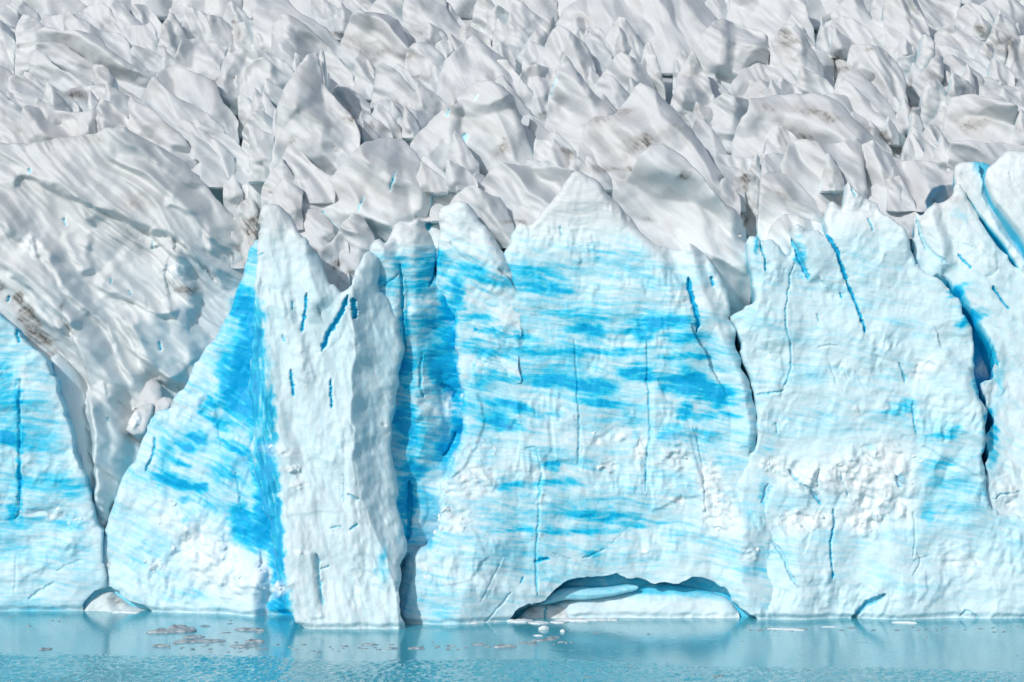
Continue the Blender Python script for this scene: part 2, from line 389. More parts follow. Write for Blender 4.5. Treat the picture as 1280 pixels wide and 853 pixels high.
DIRT += [
 (24,372,9,13,1.0,50),(32,392,11,18,1.0,50),(42,412,12,14,1.0,50),(56,424,12,9,.9),(65,442,5,5,.5),(4,358,6,8,.8),(215,505,8,7,.6,-30),(318,285,6,16,.9),(322,270,4,8,.6),(312,275,12,8,.4),
 (448,60,24,11,.55,20),(445,48,34,8,.45,10),(470,35,22,6,.5,25),(478,65,16,6,.7,-15),(440,148,5,12,1.0,60),(434,140,5,6,.7),(520,95,8,3,.8),(522,20,8,6,.2),(515,60,8,8,.3),
 (630,185,20,9,.75,-35),(625,195,26,8,.4,-30),(680,143,4,7,1.0),(705,190,10,6,.8,40),(712,200,6,10,.6),(498,130,16,4,.7,30),(490,126,10,5,.5),(480,160,30,5,.4,10),
 (780,140,20,7,.8,-8),(770,150,40,9,.5),(800,175,40,10,.55,-20),(760,212,40,6,.75),(790,190,30,6,.6,-25),(845,162,18,6,.5),(852,222,6,9,.9,50),(812,273,10,6,.8),(836,285,10,12,.4,-30),(780,226,8,6,.6),
 (985,55,16,10,.8,-15),(975,50,12,12,.5),(940,118,16,6,.5),(1010,142,30,7,.7,8),(990,135,50,8,.5),(1035,152,20,6,.7),(1105,170,16,9,.9,35),(1122,188,10,8,.9,35),(1080,160,20,6,.5,25),(1085,62,8,3,.8),(1058,60,16,6,.3),
 (1222,155,20,9,.75,-15),(1215,148,30,10,.4),(1225,38,8,6,.8),(1240,58,12,6,.5),(1136,135,4,24,.9),(1135,110,4,16,.7),(930,228,6,16,.9),(932,280,5,9,.9),(925,225,8,6,.8),(922,240,4,12,.7),(968,240,22,18,.45),(980,243,18,8,.5),
 (1170,250,10,7,.8,-35),(1200,218,10,6,.5),(1020,180,16,6,.5,20),(1010,172,20,5,.5),(1030,215,18,14,.4,30),(1110,225,22,8,.4),(1060,215,26,8,.35),(1190,250,10,6,.5),(1150,275,5,8,.5,50),(1128,278,5,3,.7),
 (450,270,5,5,.7),(486,270,6,8,.6,-60),(447,233,40,8,.4,-10),(470,215,22,10,.3),(455,245,14,10,.3),(418,333,9,7,1.0,-30),(439,340,5,7,.9),(400,312,16,4,.6),(423,272,12,6,.4,-20),(405,210,9,5,.7),(365,175,8,5,.6),(340,240,8,4,.5),
 (230,160,60,20,.12),(100,175,70,8,.35),(60,165,50,8,.25),(28,80,8,5,.6),(12,85,4,5,.8),(90,118,20,6,.5),(100,120,12,6,.5),(180,250,30,14,.35),(232,362,16,6,.55,10),(85,52,12,3,.6),(232,362,20,4,.4),(160,262,30,10,.2),(82,380,3,5,.6),
 (270,100,4,5,.8),(290,27,5,4,.9),(295,45,10,6,.4),(325,135,8,4,.6),(420,42,8,3,.5),(640,277,16,3,.8),(653,279,8,4,.9),(740,25,18,8,.4),(720,20,12,6,.3),(860,95,10,4,.6),(945,105,14,6,.4),(1235,40,14,6,.6),(1250,62,8,4,.6),
 (131,700,4,24,.35),(132,715,4,18,.4),(143,752,12,8,.5),(665,765,8,6,.5),(700,765,10,5,.4),(1050,85,12,10,.4),(1045,75,10,8,.4),(1075,95,30,6,.3,30),(845,150,14,8,.4),(880,140,20,10,.3),(1258,55,12,10,.5),(505,70,12,5,.5),
 (912,396,3,6,.5),(925,387,12,3,.4),(994,290,10,5,.5),(1005,305,16,4,.3),
]
WHITE += [
 (44,302,14,15,1.0,50),(225,335,9,16,1.0,60),(240,350,8,10,.4),(165,525,10,14,.9),
 (250,690,36,40,.6),(290,720,46,30,.6,25),(215,650,30,30,.35),(240,670,14,22,.7),(200,700,26,16,.4),(325,715,12,16,.8),(275,690,40,18,.5,20),(70,645,14,7,.8),(45,642,18,5,.6),(30,465,6,22,.3),(95,650,14,8,.4),
 (355,565,26,8,.5,8),(368,585,14,5,.8),(374,605,9,6,.5),(352,735,8,24,.6,70),(375,690,6,4,.6),(480,540,6,14,.5),(490,500,4,16,.4),(560,500,6,10,.6),(590,600,18,26,.7),(560,610,20,24,.5),(600,560,22,20,.5),(575,640,24,10,.6),(530,690,10,26,.4),(570,655,16,8,.6),
 (885,600,16,34,.8),(895,640,18,34,.7),(915,640,14,30,.5),(845,570,26,26,.6),(800,560,8,26,.7,10),(760,580,12,8,.7),(740,550,20,10,.5),(700,530,20,12,.35),(780,545,10,10,.6),(848,625,8,4,.9),(680,625,8,8,.5),(640,560,16,26,.3),(610,600,14,18,.6),(770,540,20,18,.4),(807,690,9,4,.8),
 (1000,600,50,26,.6),(1060,595,50,30,.7),(1100,600,44,36,.75),(1085,640,36,26,.7),(1110,570,30,22,.7),(1010,650,40,16,.7),(990,655,20,18,.6),(960,580,24,10,.6),(1130,640,14,20,.6),(935,690,12,16,.6),(1075,655,20,20,.5),(1070,515,5,8,.7),
 (1165,455,16,10,.5),(1150,465,10,14,.5),(1230,460,10,12,.7),(1250,600,18,20,.35),(1265,625,10,20,.5),(1200,700,30,16,.4),(1190,680,18,6,.5),(1240,700,40,20,.25),
]

def lin(u, v, v0, v1, a): return a * sstep(v0, v1, v)
CL = 'ice cliff'
# ---- left cliff
C_LEFT = slab("ice_cliff", "pale blue banded ice cliff with a cream curved right rim beside the snowy gully", CL, "ice cliffs along the water",
     [(-70,372),(-30,378),(0,390),(18,410),(32,426),(45,436),(57,453),(66,468),(72,492),(79,506),(84,525),(87,546),(90,562),(96,574),(104,598),(112,625),(119,650),(126,672),(131,700),(133,733),
      (124,737),(112,746),(104,758),(100,780),(-70,782)], 404, 770, lean=.09, ncrest=20, h=.15, r=.8, rk=.4, jit=.36, smooth=1,
     fac=((3.2,.12),(1.1,.07)), nz=(.6,6), angle=-4, bstreak=.32, bmin=lambda u, v: .27 + 0*u, blue=lambda u, v: .40 - .12 * sstep(640, 760, v) + .12*sstep(430,520,v)*sstep(110,20,u) - .2*sstep(30,0,np.hypot((u-100-(v-560)*.28)/1,0)),
     folds=(), cracks=(([(25,470),(24,520),(25,580),(25,640),(16,652)],.35,.8,.6),([(20,690),(20,720),(18,745)],.2,.3,.35),([(68,728),(50,738),(36,750)],.3,.5,.4),([(105,700),(85,705),(70,715)],.2,.3,.35),([(20,412),(24,430)],.3,.8,.8)),
     plates=(([(-70,560),(20,560),(23,645),(10,655),(-70,660)],.6,0),([(35,655),(70,650),(72,690),(55,700),(40,690)],.35,0)),
     grainsc=(4.5,.4), back=((3,-.2,.0),(9,-1,.02),(14,-3,.05)))
# ---- blue buttress beside the pillar
C_BLUE = slab("ice_cliff", "deep blue streaked ice wall sloping up against the left side of the pillar", CL, "ice cliffs along the water",
     [(108,745),(116,715),(124,680),(132,655),(140,630),(150,602),(161,581),(174,564),(179,540),(190,518),(208,512),(216,504),(226,487),(235,472),(243,455),(257,433),(270,420),(280,403),(288,384),(292,366),(299,353),(306,341),(310,327),(315,310),(322,298),(350,288),
      (372,330),(372,800),(196,784),(190,766),(178,757),(163,751),(150,741),(137,735),(122,740)], 403, 768, lean=.1, kx=-.2, uref=220, ncrest=26, h=.15, r=.9, jit=.36, smooth=1,
     fac=((3.0,.12),(1.1,.08)), nz=(.7,6), angle=-24, bstreak=.32, bmin=lambda u, v: .27 + 0*u, blue=lambda u, v: .36 + .12*sstep(200,300,u)*sstep(700,600,v) - .1*sstep(640,720,v),
     ridges=(([(322,715),(318,740),(322,775)],1.6,3,1.5),([(300,735),(305,775)],1.0,3,3)),
     cracks=(([(192,545),(194,560),(186,580),(180,592)],.3,.6,.7),([(268,500),(276,560),(282,610)],.2,.3,.5),([(295,590),(303,640)],.25,.5,.6),([(132,735),(150,741)],.3,.5,.4)),
     plates=(([(240,555),(300,565),(310,590),(300,640),(262,655),(244,600)],.5,0),([(205,640),(222,630),(240,650),(235,690),(210,700)],.5,0),([(170,600),(190,592),(198,625),(180,645)],.4,0),([(242,615),(262,612),(260,645),(242,650)],.5,0)),
     grainsc=(4.0,.4), back=((3,-.5,.0),(9,-3,.03),(14,-6,.05)))
# ---- pillar
C_PIL = slab("ice_pillar", "tall white ice pillar standing out from the cliff with a grey rough right side", 'ice pillar', None,
     [(384,792),(372,783),(360,764),(350,746),(345,722),(342,692),(337,658),(330,630),(321,602),(313,577),(316,550),(316,530),(312,500),(312,470),(314,430),(315,400),(318,366),(320,332),(321,300),(323,270),(328,257),(342,256),(354,262),(363,269),(375,289),(388,304),(398,324),(406,346),(414,356),
      (422,359),(430,368),(437,362),(442,350),(443,336),(449,322),(457,315),(464,316),(469,325),(471,340),(470,364),(480,374),(490,390),(500,412),(503,440),(499,458),(494,486),(491,523),(487,552),(489,578),(493,598),(495,620),(497,642),(502,668),(506,686),(502,708),(499,740),(503,775),(508,800),(384,800)],
     387.6, 788, lean=.13, uref=400, ncrest=56, h=.13, r=.9, rk=1.0, jit=.36, smooth=1,
     folds=(([(404,270),(408,310),(425,345),(440,352),(443,400),(441,440),(438,480),(440,520),(442,560),(449,590),(452,622),(468,660),(486,710),(497,760),(503,800)],1.35,7.0),),
     ridges=(([(345,256),(362,285),(385,330),(395,370)],1.3,3.2,2.0),),
     cracks=(([(383,366),(383,385),(379,400),(377,418)],.35,.9,.8),([(364,375),(366,388)],.2,.6,.6),([(354,417),(355,428)],.2,.5,.6),([(363,462),(366,490),(367,497)],.3,.8,.8),([(413,473),(414,492),(414,512)],.28,.9,.9),([(435,368),(428,390),(418,405),(408,420),(402,440)],.55,1.4,.85),
             ([(440,372),(443,385),(444,400)],.6,1.6,.9),([(430,628),(430,590)],.15,.4,.4),([(434,618),(450,625)],.3,.6,.5),([(396,690),(399,730),(404,760)],.4,.9,.45),([(400,713),(412,708)],.2,.4,.5),([(412,660),(428,657)],.2,.4,.55),([(436,662),(448,655)],.25,.5,.6),([(316,322),(330,318)],.2,.4,.5)),
     plates=(([(430,560),(444,560),(450,600),(450,624),(434,616)],.9,0),([(350,688),(395,686),(398,730),(404,772),(385,775),(360,750)],.8,0),([(316,560),(360,553),(410,570),(430,560),(428,640),(340,650)],.35,0),([(420,372),(432,368),(436,400),(425,425),(405,440)],.35,0)),
     fac=((3.4,.10),(1.3,.06),(.5,.05)), nz=(.7,5), angle=-80, dirt0=.07, bmin=lambda u, v: .08 + .07*sstep(270,330,v), blue=lambda u, v: .22 + .04*sstep(300,420,v) - .05*sstep(560,700,v) + .03*sstep(440,470,u) - .14*sstep(320,270,v) + .15*sstep(765,790,v)*sstep(380,360,u), bstreak=.06, grainsc=(1.6,.5),
     back=((3,-.2,.02),(9,-1,.05),(15,-3,.1)))
# ---- recess wall
slab("ice_column", "narrow blue ice column in the shaded recess right of the tall pillar", 'ice column', None,
     [(462,345),(463,305),(472,296),(484,304),(488,290),(493,281),(503,276),(514,275),(522,272),(530,279),(536,290),(540,308),(546,322),(546,345),(560,352),(585,362),(600,400),(600,800),(462,800)], 396.2, 785, lean=.1, kx=.45, uref=500, ncrest=14, h=.15, r=1.0, jit=.36, smooth=1,
     ridges=(([(520,275),(516,340),(518,400),(520,470),(530,560)],1.2,3,3),([(482,305),(490,360),(497,420)],1.2,2.5,1.5)),
     cracks=(([(500,330),(504,360),(503,400),(508,440)],.3,.9,.8),([(546,325),(543,345),(536,358)],.4,1.2,.9),([(471,360),(490,352),(500,340)],.2,.5,.6),([(528,440),(525,475),(530,500)],.25,.6,.7),([(511,600),(512,640),(509,680)],.6,1.2,.8),([(570,540),(562,560),(554,570)],.4,1.2,1.0),([(548,478),(560,486),(572,495)],.5,1.0,.95)),
     plates=(([(515,490),(545,470),(555,500),(560,540),(545,575),(520,570)],.9,0),([(515,605),(532,600),(538,635),(530,660),(512,655)],.9,0),([(486,385),(503,370),(505,440),(496,450)],.7,0)),
     fac=((2.2,.16),(.9,.12)), nz=(.6,4), angle=-6, bstreak=.5, bmin=lambda u, v: .08 + .14*sstep(285,340,v), blue=lambda u, v: .08 + .40*sstep(285,350,v), grainsc=(3.5,.35),
     back=((3,-.3,.02),(9,-1.5,.08),(14,-4,.1)))
slab("ice_block", "peaked pale blue block with grey right side above the shaded recess", 'ice block', None,
     [(545,345),(547,320),(545,300),(549,286),(548,264),(558,257),(570,254),(581,252),(590,262),(603,279),(617,296),(629,310),(636,330),(650,360),(650,480),(600,480),(572,405),(546,356)], 400.5, 480, lean=.14, ncrest=14, h=.15, r=.9, smooth=1, jit=.36,
     ridges=(([(581,252),(590,280),(606,305),(622,330)],1.6,5,2.0),), cracks=(([(546,280),(540,300),(547,325)],.4,1.,.9),([(560,300),(575,320),(600,335)],.2,.4,.5)),
     fac=((2.4,.13),(.9,.08)), nz=(.6,4), angle=-22, bstreak=.45, bmin=lambda u, v: .08 + .1*sstep(270,330,v), blue=lambda u, v: .12 + .06*sstep(300,350,v) + .3*sstep(270,340,v) - .2*sstep(600,625,u), grainsc=(3.5,.35))
# ---- central face with the cave
C_MID = slab("ice_cliff", "broad peaked ice face with horizontal blue bands and a low cave at the waterline", CL, "ice cliffs along the water",
     [(478,800),(480,770),(486,740),(503,706),(522,682),(540,672),(552,652),(548,626),(552,600),(560,580),(568,565),(579,540),(577,520),(579,495),(573,472),(570,455),(569,420),(567,390),(577,367),(590,362),(606,362),(624,358),(628,340),(631,317),(641,290),(649,277),(661,282),(670,274),(684,257),(699,239),(704,229),(711,222),(717,214),(727,215),(741,221),(752,232),(769,252),(780,266),(797,283),(814,300),(833,311),(850,313),(858,305),(867,307),(881,317),(898,342),(911,368),(915,392),(912,398),(917,412),(919,425),(922,440),(929,458),(937,482),(944,504),(948,515),(947,536),(946,560),(962,580),(985,640),(985,800),
      (958,800),(950,776),(946,771),(932,763),(921,755),(912,748),(908,732),(898,728),(881,723),(867,718),(861,722),(847,730),(819,728),(797,723),(769,718),(746,722),(718,725),(700,730),(690,739),(676,749),(660,752),(645,761),(634,773),(626,800)],
     396.8, 776, lean=.13, kx=.015, uref=730, ncrest=60, h=.13, r=.9, jit=.36, smooth=1,
     folds=(([(752,232),(800,290),(830,330),(855,370),(868,410),(875,440)],.0,1.),),
     ridges=(([(717,214),(735,240),(770,275),(808,320),(840,355),(862,400)],1.8,12,3.5),([(857,305),(870,340),(890,390),(915,450),(935,505),(938,550)],1.6,2.2,1.6),([(890,330),(905,370),(920,410)],.8,1.5,1.5),([(600,690),(580,740),(570,790)],1.5,6,6),([(535,690),(522,740),(515,800)],4.5,4,26),([(930,660),(925,720),(945,770)],1.5,4,4)),
     cracks=(([(717,420),(720,450),(722,490),(724,540),(722,582)],.22,.5,.55),([(808,420),(809,455),(810,500),(813,545),(807,575),(808,622)],.22,.5,.6),([(676,588),(674,620),(672,660),(669,700),(672,745)],.26,.5,.6),([(864,528),(875,560),(880,600),(882,645)],.2,.4,.45),
             ([(859,345),(864,373),(872,398),(871,416)],.55,1.4,.9),([(889,345),(892,358)],.4,.8,.8),([(728,697),(745,690),(757,686)],.2,.4,.6),([(757,686),(772,672),(790,655)],.1,.2,.45),([(690,688),(703,694),(716,699)],.12,.3,.55),([(668,701),(686,697)],.3,.6,.8),([(650,726),(656,718)],.25,.5,.7),([(700,283),(703,297)],.25,.4,.4),([(630,690),(615,720),(600,750)],.15,.3,.4),([(640,735),(620,760),(605,775)],.2,.4,.4),([(655,560),(672,555),(676,590)],.2,.4,.5)),
     plates=(([(810,472),(822,470),(835,500),(862,525),(872,560),(880,620),(812,640),(812,540)],.8,0),([(646,500),(655,498),(662,515),(686,522),(688,560),(670,590),(640,590),(648,550)],.6,0),([(688,520),(722,516),(724,576),(690,580)],.6,0),([(722,530),(790,520),(803,560),(806,640),(730,620)],.4,0),([(905,494),(935,490),(940,555),(925,560),(915,530)],.7,0),([(580,492),(598,488),(606,520),(600,560),(575,590),(560,600)],1.0,0),([(540,680),(560,650),(590,650),(612,690),(590,720),(550,730)],.8,0),([(720,300),(722,420),(640,430),(640,330)],.15,0)),
     fac=((3.6,.07),(1.2,.05),(.55,.05)), nz=(.55,6), angle=-7, bstreak=.36, bmin=lambda u, v: .07 + .19*sstep(255,320,v) - .1*sstep(0,40,(u-780-(v-300)*.62))*sstep(470,380,v), blue=lambda u, v: .06 + .07*sstep(300,350,v)*sstep(580,480,v)*sstep(920,860,u) + .30*sstep(265,330,v) + .02*sstep(330,420,v) - .06*sstep(640,740,v) - .16*sstep(0,40,(u-780-(v-300)*.62))*sstep(470,380,v) , grainsc=(5.0,.38),
     back=((2.5,-.3,.0),(8,-2,.03),(14,-5,.06)))
# ---- cave inside
CAVE_W = slab("cave_wall", "dark blue ice wall at the back of the low cave in the central face", 'ice wall', None,
     [(600,690),(980,690),(980,800),(600,800)], 399.0, 776, lean=.35, ncrest=2, h=.3, r=.5, fac=((2,.15),), base=.66, bstreak=.3, angle=-5)
slab("ice_block", "rounded white ice block lying on the floor of the waterline cave", 'ice block', None,
     [(672,772),(690,760),(700,752),(729,748),(757,746),(797,735),(814,728),(853,732),(880,738),(906,746),(918,756),(924,766),(930,790),(672,790)], 397.3, 778, lean=.45, ncrest=12, h=.15, r=1.6, fac=((2.5,.1),(.9,.08)), nz=(.5,4), bmin=lambda u, v: .2+0*u, blue=lambda u, v: .5*sstep(756,736,v) + .22, angle=-6, bstreak=.2)  # blue painted into the top, where the cave roof shades the block
LEDGE = slab("ice_ledge", "pale blue ice ledge hanging under the roof of the waterline cave", 'ice ledge', None,
     [(672,758),(684,748),(696,738),(718,735),(758,737),(790,731),(800,735),(790,741),(757,748),(729,751),(700,752)], 397.5, 755, lean=.3, h=.13, r=.7, fac=((1.6,.15),), nz=(.3,3), base=.5, angle=-6, back=((1.5,.3,.1),(4,.5,.3)))
slab("ice_block", "small grey cracked ice chunk in the left mouth of the waterline cave", 'ice block', None,
     [(646,775),(655,765),(668,757),(684,756),(700,757),(718,760),(730,766),(738,776),(738,790),(646,790)], 397.6, 776, lean=.5, ncrest=8, h=.13, r=.8, fac=((1.6,.25),(.7,.15)), nz=(.3,3), base=.14, cracks=(([(684,757),(680,768),(683,780)],.3,.7,.6),), dirt0=.25)
slab("ice_block", "grey striped ice lump inside the small arch at the foot of the gully", 'ice block', None,
     [(100,772),(112,752),(124,742),(136,739),(148,746),(160,757),(176,762),(190,768),(190,790),(100,790)], 404.4, 768, lean=.4, ncrest=8, h=.15, r=.8, fac=((2,.2),(.8,.12)), nz=(.3,3), base=.2, dirt0=.35,
     ridges=(([(136,739),(132,752),(140,768)],.8,1.5,1.2),), angle=40)
# ---- right wall
C_RIGHT = slab("ice_cliff", "wide pale white ice wall with leaning blue cracks and a rubble patch", CL, "ice cliffs along the water",
     [(958,800),(952,777),(942,770),(928,760),(915,748),(908,728),(914,705),(922,690),(918,660),(920,625),(926,595),(937,567),(944,560),(948,532),(948,510),(944,495),(940,478),(931,458),(927,443),(929,434),(919,411),(910,398),(922,390),(930,386),(940,380),(945,370),(941,350),(936,325),(933,297),(944,296),(952,299),(962,298),(968,303),(976,313),(984,322),(991,318),(991,300),(990,286),(996,280),(1003,283),(1009,291),(1018,290),(1025,287),(1032,298),(1033,288),(1031,274),(1036,260),(1043,250),(1050,261),(1055,262),(1056,242),(1060,226),(1067,234),(1076,240),(1092,252),(1106,266),(1115,272),(1129,281),(1136,290),(1141,308),(1145,321),(1148,333),(1165,344),(1177,347),(1188,362),(1200,378),(1208,397),(1216,416),(1220,440),(1217,465),(1220,483),(1229,504),(1238,524),(1232,535),(1230,562),(1231,592),(1234,620),(1242,640),(1268,650),(1350,640),
      (1350,800)], 397.2, 775, lean=.10, uref=1100, ncrest=83, h=.13, r=.7, jit=.36, smooth=1,
     cracks=(([(948,300),(952,315),(956,326),(957,340)],.3,.9,.7),([(1031,290),(1039,302),(1047,314),(1049,326),(1054,339),(1059,354)],.5,1.6,.95),([(1057,350),(1063,364),(1069,376),(1073,390),(1078,404),(1082,418)],.35,1.2,.9),([(990,298),(997,317),(1005,336),(1012,350)],.6,1.4,.7),
             ([(994,322),(987,345),(986,360),(981,390),(982,409),(987,425),(990,456),(982,478),(977,492)],.2,.6,.6),([(944,494),(958,492),(971,490),(980,488)],.3,.6,.5),([(1042,634),(1043,659),(1037,676),(1039,705),(1041,727)],.28,.9,.75),([(985,586),(997,603),(1012,610),(1018,618),(1027,634)],.4,1.0,.75),([(1023,584),(1022,610)],.25,.7,.6),([(1050,588),(1056,611),(1061,621)],.25,.7,.7),
             ([(960,603),(951,635),(953,660),(968,681),(980,695),(985,715),(998,734)],.4,.9,.45),([(1108,741),(1097,748),(1080,756),(1072,768),(1066,778)],.7,1.5,.6),([(1142,640),(1144,665),(1141,700)],.2,.4,.35),([(1142,700),(1165,694)],.15,.3,.4),([(1138,720),(1152,706),(1146,690)],.2,.4,.2),([(1200,770),(1210,762),(1226,776)],.3,.6,.45),([(1085,272),(1092,290)],.25,.6,.6),([(1050,366),(1053,373)],.25,.6,.8),
             ([(1037,452),(1045,480)],.2,.4,.35),([(1052,458),(1060,475)],.2,.4,.35),([(1068,462),(1082,488)],.15,.3,.35),([(1123,452),(1131,470),(1133,480)],.3,.7,.55),([(1140,500),(1142,530),(1146,545)],.25,.6,.6),([(1020,392),(1025,402)],.2,.5,.5),([(970,528),(972,542)],.25,.5,.5),([(1022,435),(1036,431),(1048,433)],.25,.4,.3),([(1141,300),(1145,320),(1148,333)],.4,1.,.7),([(1065,236),(1070,246)],.25,.5,.6),
             ([(1120,595),(1124,604),(1126,610)],.6,1.2,.8)),
     plates=(([(962,604),(1000,588),(1022,588),(1018,618),(1010,640),(980,650),(955,640)],.8,0),([(1026,590),(1048,584),(1056,612),(1044,632),(1028,632)],.8,0),([(975,650),(1010,635),(1036,650),(1000,680)],.5,0),([(1145,455),(1165,440),(1192,445),(1210,460),(1228,510),(1234,540),(1228,600),(1150,560),(1142,500)],1.0,0),([(910,398),(930,388),(944,385),(948,420),(980,420),(985,470),(974,490),(945,490)],.6,0),([(1072,520),(1140,500),(1142,545),(1075,560)],.25,0),([(1140,720),(1160,705),(1158,740),(1145,760)],.6,0),([(988,346),(1000,340),(1040,420),(1030,470),(985,478)],.3,0)),
     ridges=(([(996,282),(1005,310),(1020,340)],1.0,1.5,4),([(938,300),(948,360),(960,420)],1.0,2,5),([(1180,440),(1195,480),(1225,530)],.8,4,2),([(1000,700),(985,740),(990,790)],1.2,5,8),([(1128,700),(1128,790)],1.2,6,6)),
     fac=((3.4,.09),(1.2,.075),(.55,.05)), nz=(.6,6), angle=-8, bstreak=.25, bmin=lambda u, v: .09 + .18*sstep(250,310,v), blue=lambda u, v: .07 + .22*sstep(250,340,v) + .03*sstep(560,640,v) - .12*sstep(700,765,v) - .09*sstep(0,60,np.abs(v-290))*0 + .06*sstep(1135,1160,u)*sstep(500,560,v)*sstep(690,640,v), grainsc=(4.5,.4),
     back=((2.5,-.3,.0),(8,-2,.03),(14,-5,.06)))
slab("ice_slab", "smooth white ice slab between two dark blue slanting crevasses", 'ice slab', None,
     [(1140,380),(1146,345),(1142,320),(1143,290),(1146,267),(1153,269),(1160,263),(1166,257),(1178,255),(1189,248),(1197,226),(1211,251),(1227,278),(1243,302),(1259,321),(1275,338),(1350,400),
      (1350,800),(1236,800),(1231,680),(1233,590),(1234,540),(1244,528),(1235,505),(1228,480),(1240,470),(1246,450),(1238,425),(1231,416),(1222,399),(1211,383),(1197,362),(1186,347),(1170,341)], 398.5, 775, lean=.11, uref=1200, ncrest=17, h=.14, r=.8, jit=.36, smooth=1,
     cracks=(([(1197,318),(1205,327),(1214,336)],.25,.7,.8),([(1238,357),(1248,370),(1256,383),(1262,387)],.28,.8,.85),([(1233,420),(1242,440),(1248,458)],.4,1.0,.75),([(1146,270),(1150,290),(1160,315),(1185,330)],.4,.9,.4),([(1238,625),(1255,617),(1278,615)],.2,.5,.55),([(1184,290),(1195,305),(1225,310),(1250,330),(1240,345),(1225,345)],.12,.3,.3)),
     ridges=(([(1162,262),(1175,300),(1178,330)],1.2,2.,1.6),([(1190,250),(1200,300),(1235,345),(1260,420)],.8,4,6)),
     plates=(([(1192,318),(1210,308),(1246,312),(1250,335),(1230,348),(1205,335)],.4,0),([(1224,455),(1240,450),(1245,480),(1238,500),(1226,490)],.6,0)),
     fac=((3.2,.10),(1.1,.07),(.55,.05)), nz=(.6,6), angle=-40, bstreak=.2, bmin=lambda u, v: .09 + .12*sstep(250,310,v), blue=lambda u, v: .08 + .16*sstep(260,340,v) + .45*sstep(8,0,u-1200-(v-365)*.55)*sstep(350,365,v)*sstep(450,430,v), grainsc=(4.5,.45), backblue=.9)
CREV = slab("crevasse_wall", "deep blue inner wall seen through the slanting crevasses of the right cliff", 'ice wall', None,
     [(1150,350),(1186,300),(1200,238),(1212,236),(1290,290),(1350,330),(1350,560),(1200,640),(1150,560)], 406.0, 600, lean=.06, h=.35, r=.5, base=.92, fac=((2,.2),(.8,.1)), angle=-60)
slab("ice_slab", "smooth white slab with a blue shaded hollow behind the rounded outer block", 'ice slab', None,
     [(1196,240),(1193,216),(1196,204),(1206,203),(1232,202),(1246,206),(1262,215),(1290,230),(1350,300),(1350,470),(1300,420),(1283,347),(1265,317),(1249,294),(1235,278),(1222,262),(1207,240)], 402.8, 340, lean=.18, ncrest=9, h=.15, r=.7, jit=.12, smooth=1,
     folds=(([(1228,228),(1230,238),(1234,254),(1246,281),(1260,300),(1275,318),(1300,350)],1.6,6),), cracks=(([(1200,218),(1220,215),(1236,210)],.12,.3,.3),), fac=((3,.08),(.9,.05)), nz=(.4,5), angle=-50,
     blue=lambda u, v: .08 + .10*sstep(230,300,v) + .5*sstep(1228,1240,u-(v-240)*.55), bstreak=.15, backblue=.95, bmin=lambda u, v: .1+0*u)  # blue right of the fold paints the hollow's shade deeper
slab("ice_block", "rounded white block with a crisp left edge leaning over a blue hollow", 'ice block', None,
     [(1350,420),(1300,330),(1280,297),(1264,276),(1255,262),(1244,251),(1237,235),(1233,220),(1236,211),(1243,205),(1252,194),(1260,188),(1272,188),(1290,190),(1350,205)], 399.6, 300, lean=.2, h=.15, r=1.0, jit=.12, smooth=1, ncrest=15,
     cracks=(([(1262,215),(1265,232),(1275,238)],.12,.3,.25),), fac=((3,.08),(.9,.05)), nz=(.5,5), angle=-50, blue=lambda u, v: .12+.06*sstep(240,290,v), bmin=lambda u, v: .1+0*u, backblue=.7)

ARCH_W = slab("cave_wall", "dark ice at the back of the small arch under the gully", 'ice wall', None,
     [(85,725),(200,725),(200,795),(85,795)], 405.4, 770, lean=.2, ncrest=2, h=.4, r=.5, fac=((2,.25),), base=.55, angle=-5)

# ---- broken lumps frozen onto the rubble patches, each a part of its cliff
def chunk_mesh(seed):
    r = np.random.default_rng(seed); import bmesh
    bm = bmesh.new(); pts = [bm.verts.new(tuple(q / np.linalg.norm(q) * r.uniform(.75, 1.1))) for q in r.normal(size=(13, 3))]
    bmesh.ops.convex_hull(bm, input=pts)
    me = bpy.data.meshes.new("ice_lump"); bm.to_mesh(me); bm.free()
    a = me.attributes.new("ice", 'FLOAT_COLOR', 'POINT'); g = me.attributes.new("grain", 'FLOAT_VECTOR', 'POINT')
    for i, vv in enumerate(me.vertices): a.data[i].color = (.13 + .1 * (seed % 3), 0, .55, 1); g.data[i].vector = tuple(vv.co * 2 + Vector((seed, 0, 0)))
    me.materials.append(FRONT_ICE); return me
CH = [chunk_mesh(40 + i) for i in range(9)]
def lumps(parent, n, spots):
    x, z, y, u, v = o_surf[parent.name]
    for k in range(n):
        su, sv, ru, rv = random.choice(spots)
        pu, pv = su + random.gauss(0, ru), sv + random.gauss(0, rv)
        i = int(np.argmin((u - pu) ** 2 + (v - pv) ** 2))
        if (u[i] - pu) ** 2 + (v[i] - pv) ** 2 > 9: continue
        sz = random.choice((.25, .3, .35, .4, .5, .7)) * random.uniform(.8, 1.2)
        o = bpy.data.objects.new("ice_lump", random.choice(CH)); COL.objects.link(o); o.parent = parent
        o.location = Vector((x[i], y[i] + sz * .38, z[i])) - parent.location
        o.scale = (sz * random.uniform(.8, 1.4), sz * .7, sz * random.uniform(.7, 1.2)); o.rotation_euler = (random.uniform(-.4, .4), random.uniform(-3, 3), random.uniform(-.4, .4))
lumps(C_RIGHT, 60, [(1000,585,35,10),(1060,590,35,16),(1105,600,22,26),(1090,645,22,14),(1000,655,25,8),(1105,568,22,8),(1140,600,6,18),(960,575,14,6),(1155,462,8,6),(1085,665,10,10)])
lumps(C_MID, 55, [(590,600,14,18),(570,625,14,12),(560,655,12,8),(605,560,12,12),(545,690,10,10),(890,610,9,22),(900,650,9,20),(845,572,14,14),(800,560,4,16),(760,582,6,4),(575,500,4,4),(530,720,5,20),(940,690,6,12),(740,550,10,5)])
